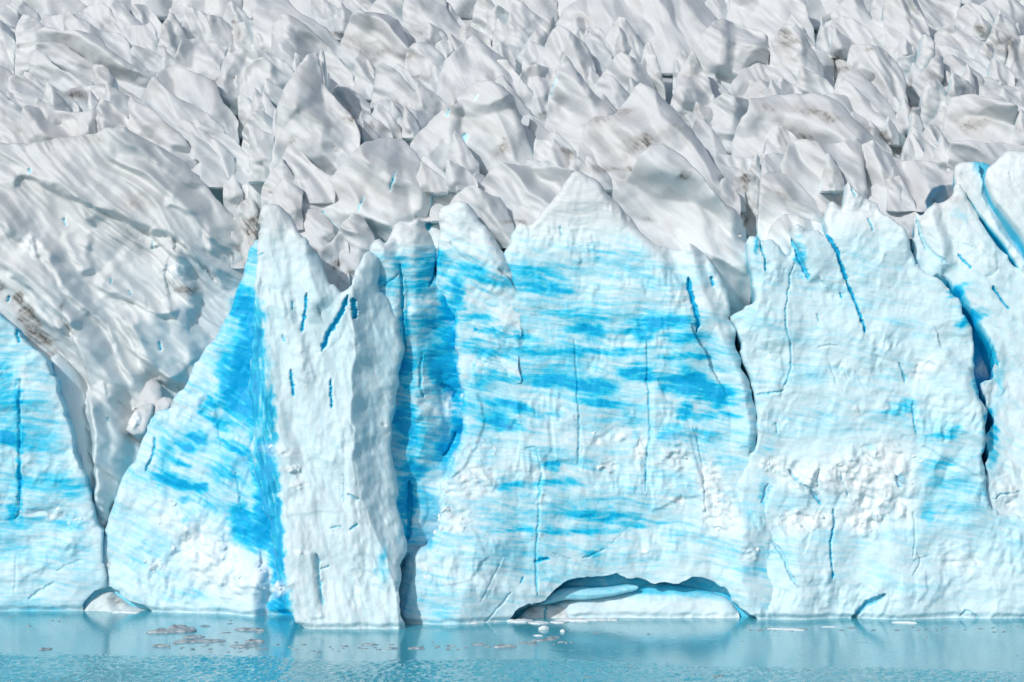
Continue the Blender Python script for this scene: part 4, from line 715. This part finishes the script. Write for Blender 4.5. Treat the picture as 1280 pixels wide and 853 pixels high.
S("small cleft grey ice block at the base of the fluted wall",'A5',112,[(425,500),(440,365),(480,380),(550,365),(560,430),(560,600)],lean=.3)
S("curved white ice blade standing upright beside a dark chasm",'A5',122,[(500,640),(540,470),(580,370),(600,300),(597,230),(620,225),(660,250),(682,290),(675,370),(660,440),(640,600)],rd=[([(625,228),(640,330),(590,470),(530,640)],1.6,2.5,2.5)],lean=.3,r=.7)
S("dark grey slanting wall dropping into the chasm under the curved blade",'A5',130,[(480,760),(520,600),(600,480),(650,400),(690,370),(745,375),(740,520),(700,700)],lean=.3)
S("grey wrinkled ice hump with a tiny white knob on its crest",'A5',76,[(680,320),(690,230),(720,185),(770,175),(830,180),(900,230),(960,250),(1000,290),(1010,400)])
S("long dirty slab lying behind the white wedge",'A5',100,[(670,370),(700,290),(760,300),(830,340),(900,380),(960,400),(1020,440),(1060,480),(1095,530)])
S("bright white wedge shaped ice face under the dirty slab",'A5',114,[(650,560),(700,450),(740,380),(790,370),(860,410),(920,450),(990,510),(1000,570),(990,640)],rd=[([(760,375),(860,440),(960,530)],1.5,6,2)],lean=.4)
S("pointed serac with a narrow dark left face beside the large dirty dome",'A5',158,[(738,900),(742,720),(765,600),(780,490),(830,510),(890,550),(935,585),(950,680)],rd=[([(784,495),(805,650),(800,850)],2.2,1.6,4)],lean=.3)
S("white ice spike rising between dark chasm walls",'A5',156,[(580,760),(598,600),(640,525),(660,540),(690,520),(740,570),(768,610),(770,780)],rd=[([(640,528),(620,650),(600,800)],1.2,1.5,4)],lean=.3)
S("smooth oval white ice block near the top right of the field",'A5',40,[(825,220),(840,60),(880,35),(930,28),(1000,50),(1060,90),(1088,120),(1090,210)],lean=.4)
S(FARB,'A5',18,[(860,50),(900,-30),(990,-30),(1020,60)])
S("dirty crumpled ice ledge under the oval white block",'A5',48,[(850,230),(900,170),(1000,180),(1040,190),(1050,280)])
S(FARS,'A5',40,[(1000,20),(1080,-30),(1200,-20),(1330,80),(1360,220)])
S("grey ice peak with a shadowed left wall near two dark blocks",'A5',66,[(990,340),(1050,220),(1090,110),(1110,95),(1160,120),(1210,170),(1245,230),(1260,320)],rd=[([(1098,105),(1080,220),(1050,340)],2.2,2.2,5)],lean=.4)
S("small square dark ice block left of its larger twin",'A5',102,[(1050,500),(1080,380),(1090,300),(1150,300),(1158,400),(1155,550)],rd=[([(1140,300),(1130,420),(1130,540)],1.6,2.5,.6)],lean=.15,r=.5)
S("larger square dark ice block near the upper right corner",'A5',104,[(1140,550),(1160,380),(1165,280),(1200,260),(1280,230),(1340,250),(1350,520)],rd=[([(1165,285),(1160,420),(1150,540)],1.2,.6,6)],lean=.15,r=.6)
S(FARB,'A5',94,[(940,440),(985,310),(1000,290),(1060,300),(1085,370),(1085,480)])
S("smooth white ice fold above the large dirty dome",'A5',124,[(890,660),(950,580),(1000,510),(1060,515),(1150,555),(1220,575),(1340,560),(1350,680)])
S("dirty banded ice fold right of the smooth white fold",'A5',134,[(970,680),(1040,600),(1120,590),(1220,600),(1340,610),(1350,720)])
S(FARB,'A5',112,[(1140,570),(1180,520),(1230,525),(1320,540),(1350,600)])
S("large rounded dome with a dirty smudge in the middle of its face",'A5',182,[(735,960),(752,853),(770,740),(800,660),(860,635),(930,628),(1000,650),(1080,670),(1160,690),(1200,720),(1230,770),(1285,860),(1320,1000)],rd=[([(1180,700),(1230,850),(1260,1000)],1.8,10,3),([(800,665),(950,680),(1150,720)],1.2,3,4)],lean=.6,r=.6)
S("plain grey ice shoulder right of the large dirty dome",'A5',172,[(1170,740),(1240,700),(1340,740),(1350,950)])
# nearer rows, above the front
S("pale ice tooth standing in the dark chasm",'B5',204,[(460,300),(500,180),(525,130),(560,160),(590,230),(630,350)],lean=.3,r=.6)
S("square pale ice tooth next to the chasm wall",'B5',196,[(590,260),(620,120),(640,75),(700,95),(742,130),(745,230),(740,320)],lean=.3,r=.6)
S("tall thin ice plate at the back of the dark chasm",'B5',186,[(520,120),(528,-30),(590,-30),(605,120),(620,280)],lean=.2,r=.5)
S("tiny white ice wedge at the foot of the square tooth",'B5',206,[(632,340),(650,230),(670,210),(700,240),(720,320)],lean=.3,r=.4)
S("low pale ice hump wedged under the large dirty dome",'B5',214,[(680,360),(720,230),(770,195),(830,250),(850,320),(860,400)],lean=.5)
S("long flat topped ice bench below the large dirty dome",'B5',224,[(775,290),(783,205),(860,195),(960,195),(1060,205),(1180,215),(1350,235),(1360,330)],rd=[([(860,198),(870,260),(880,330)],.6,3,8)],lean=.4,r=.5)
S("grey saddle of ice with a white triangular left facet",'B5',236,[(360,490),(400,420),(425,350),(480,325),(600,322),(690,330),(730,370),(770,395),(825,385),(850,450)],rd=[([(455,340),(490,440),(515,580)],-1.4,2,2),([(430,350),(450,440),(470,540)],1.0,2,1.5),([(590,470),(570,560),(560,640)],1.2,2,3)],lean=.6)
S("grey rounded serac with a bright thin blade down its right edge",'B4',232,[(935,330),(980,220),(1040,190),(1100,182),(1180,200),(1260,215),(1330,205),(1400,160),(1450,180),(1478,210),(1488,300),(1505,480),(1540,640)],rd=[([(1430,165),(1470,330),(1500,520)],1.6,3,1.0),([(1060,190),(1200,300),(1380,480)],2.0,6,5)],lean=.6)
S("dirty grey flank dropping toward the white triangular facet",'B5',228,[(185,220),(260,185),(330,240),(400,290),(445,320),(470,420)],lean=.6)
S("pale crumpled ice patch between the grey saddle and the peaked wall",'B5',250,[(210,600),(250,520),(300,480),(370,440),(430,420),(470,470),(540,600),(560,700)],D=413,lean=.6,fac=((1.5,.15),))
S("smooth white ice saddle hanging above the slanting crevasse",'B5',262,[(500,700),(560,600),(585,480),(620,440),(720,412),(815,395),(850,450),(900,560),(980,680),(1060,830),(1100,960)],rd=[([(640,435),(600,540),(570,660)],1.4,2,4),([(700,560),(640,620),(620,700)],1.0,2,2)],D=413,lean=.5,drop=50,blue=lambda u, v: .1*sstep(230,290,v))
S("grey hollow ice ledge right of the long pale lip",'B4',214,[(480,380),(495,300),(530,275),(600,290),(700,305),(765,290),(790,400)])
S("small grey ice ledge under the hollow ledge",'B4',220,[(485,360),(510,320),(560,355),(640,370),(690,410),(700,520)])
S("dark grey rounded fin standing in front of the whaleback",'B4',200,[(785,330),(830,200),(860,130),(900,90),(950,95),(1000,130),(1050,180),(1070,280)],rd=[([(905,95),(920,180),(900,280)],1.4,3,4)],lean=.3)
S("small pale pointed ice tooth beside the dirty crevice",'B4',216,[(705,440),(750,310),(770,280),(800,310),(815,430)],lean=.3,r=.5)
S("dirty broken ice filling the narrow crevice above the right wall",'B4',262,[(640,560),(690,410),(720,395),(790,430),(800,560),(800,800)],D=417,lean=.3,fac=((1.2,.3),(.6,.2)),dirt0=.25)
S("white arched serac with a pale blue band under its brow",'B4',250,[(785,480),(800,330),(830,285),(880,272),(950,275),(1010,310),(1080,350),(1150,390),(1215,440),(1258,520),(1265,680)],rd=[([(800,420),(900,400),(1000,430),(1100,520),(1220,640)],1.8,3,2.5)],D=415,lean=.5)
S("rounded dirty faced serac tucked under the white arched brow",'B4',262,[(778,900),(782,560),(795,430),(860,410),(930,408),(1010,430),(1070,480),(1120,540),(1200,620),(1250,740),(1260,900)],rd=[([(940,410),(980,560),(1020,760)],1.8,8,5)],D=412,lean=.5,drop=50,blue=lambda u, v: .1*sstep(250,290,v))
S("low curled ice lip at the foot of the dirty faced serac",'B4',285,[(800,960),(860,780),(900,720),(960,680),(1030,690),(1120,710),(1200,740),(1240,800),(1260,960)],D=408,lean=.5,drop=30,blue=lambda u, v: .1*sstep(260,300,v))
S("thin curved ice slab lying along the long pale lip",'B4',240,[(525,680),(540,450),(570,430),(640,490),(665,560),(670,680)])
S("grey blocky serac above the hollow ledge",'B4',200,[(325,160),(380,35),(420,60),(480,120),(540,190),(590,300)],rd=[([(385,40),(420,120),(440,240)],1.6,2.5,4)])
S("wide grey ice block with a straight dirty top behind the central peak of the cliff",'B3',268,[(-40,560),(0,480),(60,400),(140,335),(230,350),(350,372),(500,355),(560,380),(620,395),(680,520)],rd=[([(145,338),(165,500),(220,640),(260,780)],2.6,4.5,10)],D=411,lean=.5,drop=40)
S("pair of small white ice lumps behind the wide grey block",'B3',219,[(280,380),(320,318),(380,320),(400,335),(450,322),(495,370)],r=.8)
S("brown stained curled ice wave under the big dome",'B3',216,[(360,220),(375,175),(450,190),(540,220),(590,250),(622,310),(625,400)],rd=[([(450,192),(500,270),(540,350)],1.3,3,2.5)])
S("small pale rib behind the brown stained wave",'B3',198,[(445,230),(460,140),(500,130),(560,180),(620,240),(670,330)])
S("thin white ice sliver beside the big dirty serac",'B3',222,[(575,420),(640,320),(660,290),(675,420)],r=.4)
S("white rounded hump at the right foot of the big dome",'B3',182,[(270,80),(290,25),(330,15),(380,40),(420,90),(465,200)])
S("small white ice knob below the big dome",'B2',229,[(960,510),(1010,420),(1050,400),(1095,420),(1120,520)],r=.9)
S("big wave shaped serac with folded crests and a dark cleft at its right",'B2',290,[(-260,700),(-160,560),(-110,490),(-50,450),(40,445),(90,420),(130,360),(220,285),(310,205),(400,175),(470,170),(560,195),(640,270),(700,370),(760,420),(820,510),(850,560),(830,700)],rd=[([(310,208),(440,215),(560,310),(620,450),(640,640)],2.2,6,3),([(330,340),(280,500),(240,680)],1.6,5,5),([(450,330),(470,520),(490,700)],1.8,4,3.5),([(640,300),(690,450),(700,640)],1.0,2,2)],D=413,lean=.5,r=.6,drop=60,
  cracks=(([(496,215),(492,230),(488,241)],.3,.6,.6),([(456,245),(452,258),(449,266)],.3,.6,.5),([(546,240),(543,260),(538,275),(533,290)],.9,1.5,.7),([(534,222),(533,234)],.2,.4,.5),([(402,264),(418,282)],.3,.5,.5)),blue=lambda u, v: .10*sstep(245,300,v))
S("grey fluted shoulder behind the wave shaped serac",'B2',234,[(650,340),(700,285),(760,340),(860,430),(930,435),(975,500),(1000,580)])
S("pale ice hump behind the peaked block of the recess",'B2',256,[(800,720),(880,580),(960,505),(1030,490),(1070,510),(1150,560),(1200,570),(1240,640),(1290,760)],D=408,lean=.5)
S("grey creased serac at the right foot of the tall grey peak",'B1',226,[(790,380),(830,270),(870,200),(900,190),(950,260),(1010,340),(1100,400),(1170,440)])
S("low crumpled ice ridge above the pillar",'B1',230,[(680,500),(740,390),(800,350),(820,310),(860,360),(900,450),(960,520)])
S("small folded grey hump directly behind the pillar top",'B1',240,[(700,640),(760,520),(830,440),(880,480),(950,520)])
S("thin pale ice plate at the head of the gully",'B1',232,[(590,480),(600,360),(640,370),(712,390),(715,480),(700,600)],lean=.3,r=.5,D=429)
S("white leaning ice flake in the gully head",'B1',224,[(425,500),(480,420),(520,460),(550,520),(565,640)],lean=.4,D=431)
S("little white ice flake beside a dark slit",'B1',226,[(535,560),(545,495),(580,480),(610,500),(630,620)],lean=.3,r=.5,D=430)
S("crumbled dirty ice in the gap left of the pillar top",'B1',262,[(480,720),(540,600),(600,570),(650,600),(660,760),(640,900)],D=427,lean=.6,fac=((1.1,.3),(.5,.25)),dirt0=.3)
S("smooth white hummock filling the hollow behind the pillar",'B1',300,[(840,760),(870,680),(960,650),(1030,640),(1100,690),(1160,750),(1185,880)],D=409,lean=.5)
S("pale twin humped ice knob behind the cracked pillar shoulder",'B2',310,[(40,1000),(90,850),(150,740),(225,675),(290,700),(335,780),(380,900)],D=407,lean=.4,rd=[([(225,678),(250,780),(270,900)],1.2,3,2)])
S("dirty hollow faced fin behind the pillar shoulder",'B2',330,[(-40,980),(30,900),(80,850),(130,800),(165,780),(185,900),(190,1060)],D=404,lean=.3,rd=[([(165,785),(140,900),(130,1060)],-1.2,3,1)],r=.6)

# ---- narrow blades wedged in the gaps, their crests running down to the right with the flow of the ice
SH = "narrow slanting ice spire"
def blades():
    done = 0; pool = [m for m in MADE if m[1] < 240]
    while done < 95:
        P, key, D0 = random.choice(pool)
        u0 = random.uniform(min(p[0] for p in P), max(p[0] for p in P)); v0 = key + random.uniform(-16, 3)
        if not (-10 < u0 < 1290) or v0 < 10 or v0 > 222 or (u0 < 340 and v0 > 150): continue
        k = .55 + .5 * v0 / 200
        w = random.uniform(8, 19) * k; hh = random.uniform(16, 34) * k; t = random.uniform(.8, 1.6)
        C = [(u0 - w * random.uniform(.3, .8), v0 + 5), (u0 - w * .18, v0 - hh * .6), (u0, v0 - hh), (u0 + w * .35, v0 - hh * .86), (u0 + w * .8 * t, v0 - hh * random.uniform(.5, .62)), (u0 + w * 1.5 * t, v0 - hh * .22), (u0 + w * 2.1 * t, v0 + 6)]
        rd = [([(u0, v0 - hh - 1), (u0 + w * .2, v0 - hh * .5), (u0 + w * .55, v0 + 8)], random.uniform(1.2, 2.2), max(.8, w * .1), max(1.4, w * .22))]
        rd = [([(a / .1875, b / .1875) for a, b in r_[0]], *r_[1:]) for r_ in rd]
        serac(SH, 'A0', v0, [(a / .1875, b / .1875) for a, b in C], rd=rd, D=D0 - random.uniform(2, 4.5), lean=random.uniform(.3, .7), r=.2, name="ice_spire", cat="ice spire", grp="ice spires between the seracs", drop=14, h=.22, af=((1.6, .5, 2.5),), smooth=0)
        done += 1
blades()

def short_label(t):
    for w in (" with ", " beside ", " behind ", " above ", " below ", " under ", " in front ", " at the ", " crossed ", " whose ", " streaked ", " near ", " among ", " between ", " standing ", " rising ", " lying ", " running ", " split ", " curving ", " descending ", " sweeping ", " of the ", " right of ", " left of ", " ending ", " sloping ", " next ", " tucked ", " wedged ", " dropping ", " hanging ", " filling ", " lit ", " folded ", " from ", " topmost", ",", " along ", " in the ", " directly ", " descending"):
        t = t.split(w)[0]
    return t.strip()
def name_neighbours():
    generic = (FARR, FARB, FARS, SH)
    big = [r for r in REG if r[3] not in generic]
    cnt = {}
    for r in big: cnt[short_label(r[3])] = cnt.get(short_label(r[3]), 0) + 1
    big = [r for r in big if cnt[short_label(r[3])] == 1 and 3 <= len(short_label(r[3]).split()) <= 8]
    for o, u, v, lab in REG:
        if lab in generic and o["label"] == lab:
            n = min(big, key=lambda r: (r[1] - u) ** 2 + (2 * (r[2] - v)) ** 2)
            o["label"] = lab + (" wedged against the " if lab == SH else " next to the ") + short_label(n[3])
name_neighbours()

# ------------------------------------------------------------------ glacier under the seracs
def glacier():
    xs = np.arange(-260, 261, 3.0); ys = np.concatenate([np.arange(414, 620, 3.0), np.arange(620, 1200, 12.0)])
    X, Y = np.meshgrid(xs, ys)
    key = 250 - (Y - 409) / .36
    key = np.where(Y > 505, 250 - (505 - 409) / .36 - (Y - 505) / 1.6, key)
    Z = CAMZ - (key - HV) / F * Y - 4.0 + 4 * fbm(X / 18, Y / 18, 2, 4) * sstep(430, 470, Y)
    U = X / Y * F + 640
    y0 = np.where(U < 370, 436, 420)
    Z = np.where(Y < y0 + 12, Z - 60 * sstep(y0 + 12, y0 - 2, Y), Z)
    Z = np.maximum(Z, -4)
    V = np.stack([X.ravel(), Y.ravel(), Z.ravel()], 1)
    nx, ny = len(xs), len(ys)
    i = np.arange(nx * ny).reshape(ny, nx)
    Q = np.stack([i[:-1, :-1].ravel(), i[:-1, 1:].ravel(), i[1:, 1:].ravel(), i[1:, :-1].ravel()], 1)
    ice = np.zeros((len(V), 3)); ice[:, 0] = .02; ice[:, 1] = .25
    me = make_mesh("glacier", V, Q, ice, V * [.2, 1.2, 1.2], ICE)
    o = bpy.data.objects.new("glacier", me); COL.objects.link(o)
    tag(o, kind="structure")
glacier()
# seracs on the skyline above the picture's upper edge
for i in range(34):
    u0 = -60 + i * 42 + random.uniform(-12, 12); key = random.uniform(-14, 8); hh = random.uniform(26, 48); w0 = random.uniform(28, 50)
    P = [(u0 - w0, key), (u0 - w0 * .6, key - hh * .5), (u0 - w0 * .15, key - hh), (u0 + w0 * .3, key - hh * .75), (u0 + w0 * .8, key - hh * .3), (u0 + w0 * 1.1, key + 4)]
    S("jagged ice crest on the skyline of the ice field", 'A0', key, [(a / .1875, b_ / .1875) for a, b_ in P], h=.6, grp="skyline crests")

# ------------------------------------------------------------------ lake
def water_material():
    m, n, l = new_mat("lake_water")
    b = n["Principled BSDF"]
    b.inputs["Base Color"].default_value = (0.06, 0.37, 0.47, 1)
    b.inputs["IOR"].default_value = 1.75; b.inputs["Specular IOR Level"].default_value = .5
    geo = n.new("ShaderNodeNewGeometry"); sep = n.new("ShaderNodeSeparateXYZ"); l.new(geo.outputs["Position"], sep.inputs[0])
    def mp(sx, sy):
        t = n.new("ShaderNodeMapping"); t.inputs["Scale"].default_value = (sx, sy, 1); l.new(geo.outputs["Position"], t.inputs[0]); return t.outputs[0]
    def noise(v, sc, det=4, ro=.55):
        t = n.new("ShaderNodeTexNoise"); t.inputs["Scale"].default_value = sc; t.inputs["Detail"].default_value = det; t.inputs["Roughness"].default_value = ro
        l.new(v, t.inputs["Vector"]); return t.outputs["Fac"]
    def mt(op, a, b_, clamp=False):
        t = n.new("ShaderNodeMath"); t.operation = op; t.use_clamp = clamp
        for i, v in enumerate((a, b_)):
            if isinstance(v, (int, float)): t.inputs[i].default_value = v
            else: l.new(v, t.inputs[i])
        return t.outputs[0]
    at = n.new("ShaderNodeAttribute"); at.attribute_name = "ruffle"
    h = noise(mp(1.0, .5), 1.2, 3)
    bp = n.new("ShaderNodeBump"); bp.inputs["Strength"].default_value = 0.25; bp.inputs["Distance"].default_value = .05
    l.new(h, bp.inputs["Height"]); l.new(bp.outputs[0], b.inputs["Normal"])
    rr = n.new("ShaderNodeMapRange"); rr.inputs[1].default_value = 0; rr.inputs[2].default_value = 1; rr.inputs[3].default_value = .14; rr.inputs[4].default_value = .06
    l.new(at.outputs["Fac"], rr.inputs[0]); l.new(rr.outputs[0], b.inputs["Roughness"])
    return m
def lake():
    """open water ruffled by a breeze, the strip under the cliff lying in its lee"""
    xs = np.concatenate([[-1500, -400, -160], np.arange(-80, 80.1, .26), [160, 400, 1500]])
    ys = np.concatenate([[-300, 100, 280], np.arange(330, 376, .34), np.arange(376, 412, 1.0), [440, 520]])
    X, Y = np.meshgrid(xs, ys)
    edge = 361.5 - .11 * X + 7 * fbm(X / 30, Y / 30, 71, 3) + 1.2 * fbm(X / 4, Y / 4, 73, 2)
    ruf = sstep(-1.0, 2.5, edge - Y) * (.75 + .5 * fbm(X / 12, Y / 20, 75, 3))
    band = np.clip(fbm(X / 26, Y / 2.6, 77, 3) - .12, 0, 1) * .35
    amp = np.clip(ruf + band * sstep(60, -20, -X) + .012, 0, 1.2)
    Z = amp * (.26 * fbm(X / .8, Y / 1.1, 79, 3, .6) + .13 * fbm(X / .55, Y / .75, 83, 2))
    Z[(np.abs(X) > 81) | (Y < 329) | (Y > 405)] = 0
    nx, ny = len(xs), len(ys); i = np.arange(nx * ny).reshape(ny, nx)
    Q = np.stack([i[:-1, :-1].ravel(), i[:-1, 1:].ravel(), i[1:, 1:].ravel(), i[1:, :-1].ravel()], 1)
    me = make_mesh("lake", np.stack([X.ravel(), Y.ravel(), Z.ravel()], 1), Q, None, None, water_material())
    a = me.attributes.new("ruffle", 'FLOAT', 'POINT'); a.data.foreach_set("value", np.ascontiguousarray(np.clip(amp, 0, 1).ravel(), np.float32))
    o = bpy.data.objects.new("lake", me); COL.objects.link(o); tag(o, kind="structure")
lake()

# ------------------------------------------------------------------ floating ice
def floe_material():
    m, n, l = new_mat("floe_ice"); b = n["Principled BSDF"]
    g = n.new("ShaderNodeNewGeometry"); t = n.new("ShaderNodeTexNoise"); t.inputs["Scale"].default_value = 1.6; t.inputs["Detail"].default_value = 5
    l.new(g.outputs["Position"], t.inputs["Vector"]); r = n.new("ShaderNodeValToRGB")
    r.color_ramp.elements[0].position = .35; r.color_ramp.elements[0].color = (.16, .22, .26, 1); r.color_ramp.elements[1].position = .68; r.color_ramp.elements[1].color = (.46, .52, .55, 1)
    l.new(t.outputs["Fac"], r.inputs[0]); l.new(r.outputs[0], b.inputs["Base Color"]); b.inputs["Roughness"].default_value = .35
    return m
FLOE = floe_material()
def floe_mesh(seed, lumps, white):
    r = np.random.default_rng(seed)
    nr, na = 7, 22
    th = np.linspace(0, 2 * np.pi, na, endpoint=False)
    rad = 1 + .45 * fbm(np.cos(th) * 1.3 + seed, np.sin(th) * 1.3, seed, 4) * 2
    V = [(0, 0, 1.0)]
    prof = [(.3, 1.0), (.55, .95), (.78, .8), (.93, .5), (1.0, .12), (.97, -.5), (.6, -.9)]
    for f, z in prof:
        for j in range(na):
            x = f * rad[j] * math.cos(th[j]); y = f * rad[j] * math.sin(th[j])
            zz = z
            if z > .1: zz = z * (.45 + lumps * (fbm(np.array([x * 2.2 + seed]), np.array([y * 2.2]), seed + 2, 3)[0] + .55))
            V.append((x, y, zz))
    V[0] = (0, 0, V[1][2]); fc = []
    for j in range(na): fc.append((0, 1 + j, 1 + (j + 1) % na))
    for k in range(nr - 1):
        for j in range(na):
            a = 1 + k * na + j; b_ = 1 + k * na + (j + 1) % na
            fc.append((a, a + na, b_ + na, b_))
    me = bpy.data.meshes.new("ice_floe"); me.from_pydata(V, [], fc)
    a = me.attributes.new("ice", 'FLOAT_COLOR', 'POINT'); g = me.attributes.new("grain", 'FLOAT_VECTOR', 'POINT')
    for i, v in enumerate(V):
        a.data[i].color = (.14 if white else .13, 0.0 if white else .62, .3 if white else .0, 1); g.data[i].vector = (v[0] * 3, v[1] * 3, v[2] * 3 + seed)
    for p in me.polygons: p.use_smooth = True
    me.materials.append(ICE if white else FLOE)
    return me
FM = [floe_mesh(s, l_, w) for s, l_, w in ((1, .9, 0), (2, 1.2, 0), (3, .5, 0), (4, 1.0, 0), (5, .7, 0), (6, .9, 1), (7, .5, 1), (8, .8, 1))]
def floe(u, v, w, hpx=None, kind=0, label=None, group=None, deep=None):
    D = F * CAMZ / (v - HV); wm = w * D / F
    i = (random.choice((5, 6, 7)) if kind else random.choice((0, 1, 2, 3, 4)))
    o = bpy.data.objects.new("ice_floe", FM[i]); COL.objects.link(o)
    hm = (hpx * D / F if hpx else max(.12, min(.5, wm * .16)))
    o.location = ((u - 640) / F * D, D, 0.0); o.scale = (wm / 2.1, (deep or min(max(wm * .35, .3), 2.2)) / 2, hm * (.7 if kind else .55))
    o.rotation_euler = (0, 0, random.uniform(-.25, .25))
    tag(o, label or "small grey scrap of ice floating on the lake", 'ice floe', group or "scraps of ice on the lake")
    return o
G1 = "ice floes off the cliff"
floe(214,790,58,9,0,"largest lumpy grey ice floe below the deep blue wall",G1); floe(222,786,24,7,0,"whitish hump riding on the largest grey ice floe",G1); floe(236,789,20,8,0,"grey lump at the right end of the largest ice floe",G1)
floe(199,808,24,5,0,"lone two humped grey ice floe left of the long low one",G1); floe(243,797,27,4,0,"flat dark ice floe just under the largest floe",G1)
floe(250,802,62,4,0,"long low grey ice floe below the largest floe",G1); floe(302,808,40,4,0,"ragged grey ice floe with a pale end near the pillar shadow",G1); floe(318,803,22,5,0,"pale humped ice floe beside the ragged grey one",G1)
floe(312,788,36,4,0,"thin flat ice floe between the largest floe and the pillar",G1); floe(57,812,17,3,0,"thin dark ice floe alone under the left cliff",G1)
floe(460,806,23,3,0,"oval grey ice floe in front of the pillar foot",G1); floe(985,787,46,2.5,1,"broad thin pale ice sheet in front of the right wall",G1); floe(1132,779,30,4,1,"small white ice sheet close to the foot of the right wall",G1)
floe(1037,784,18,2,1,"faint narrow ice sheet beside the broad thin one",G1); floe(680,787,12,6,1,"small white rounded ice lump afloat before the cave",G1); floe(703,790,6,4,1,"tiny white ice lump right of the rounded one before the cave",G1)
floe(673,795,11,2,1,"flat white ice scrap below the rounded lump before the cave",G1); floe(157,766,34,3,1,"white strip of ice bits against the small arch",G1)
BR = "white brash ice heaped along the foot of the cave"
for u, v, w, hh in ((602,777,40,5),(628,776,36,6),(584,779,26,3),(652,777,28,4),(718,776,40,5),(744,775,30,4),(700,778,22,3),(674,779,24,3),(766,775,14,2)):
    floe(u, v, w, hh, 1, BR, "brash ice at the cliff foot", deep=2.2)
small = [(257,783,12),(287,780,9),(283,791,12),(322,791,11),(288,776,6),(368,812,9),(391,814,7),(399,815,6),(431,808,9),(455,811,10),(492,811,15),(489,806,8),(520,811,20),(564,808,11),(581,810,8),(597,806,20),(630,809,26),(659,804,22),(673,801,20),(687,800,20),(692,797,16),(665,806,14),(703,803,10),(746,792,8),(789,833,5),(735,847,11),
         (240,812,6),(262,815,5),(300,815,8),(332,812,8),(345,806,9),(380,806,7),(228,800,10),(218,806,8),(275,806,8),(1004,787,10),(950,788,10),(1063,785,12),(1052,788,8),(1092,788,6),(1122,788,8),(1180,785,7),(1226,786,8),(1240,785,6),(1270,784,6),(1157,797,4),(1270,820,5),(37,783,6),(85,773,5),(65,776,4),(75,777,3),(962,838,8),(1012,839,6),(900,845,14),(927,802,3),(14,771,5),(810,793,4),(560,812,6),(610,809,7),(545,810,5),(1255,790,5)]
for u, v, w in small: floe(u + random.uniform(-1, 1), v, w, max(1.6, w * .16))
for _ in range(70):
    c = random.choice(((250,806,70,9),(330,809,50,5),(440,811,60,4),(560,809,60,4),(680,803,40,5),(1180,787,90,2.5),(960,787,60,3)))
    floe(c[0] + random.gauss(0, c[2] * .5), c[1] + random.gauss(0, c[3] * .5), random.uniform(2, 5), random.uniform(1, 2))
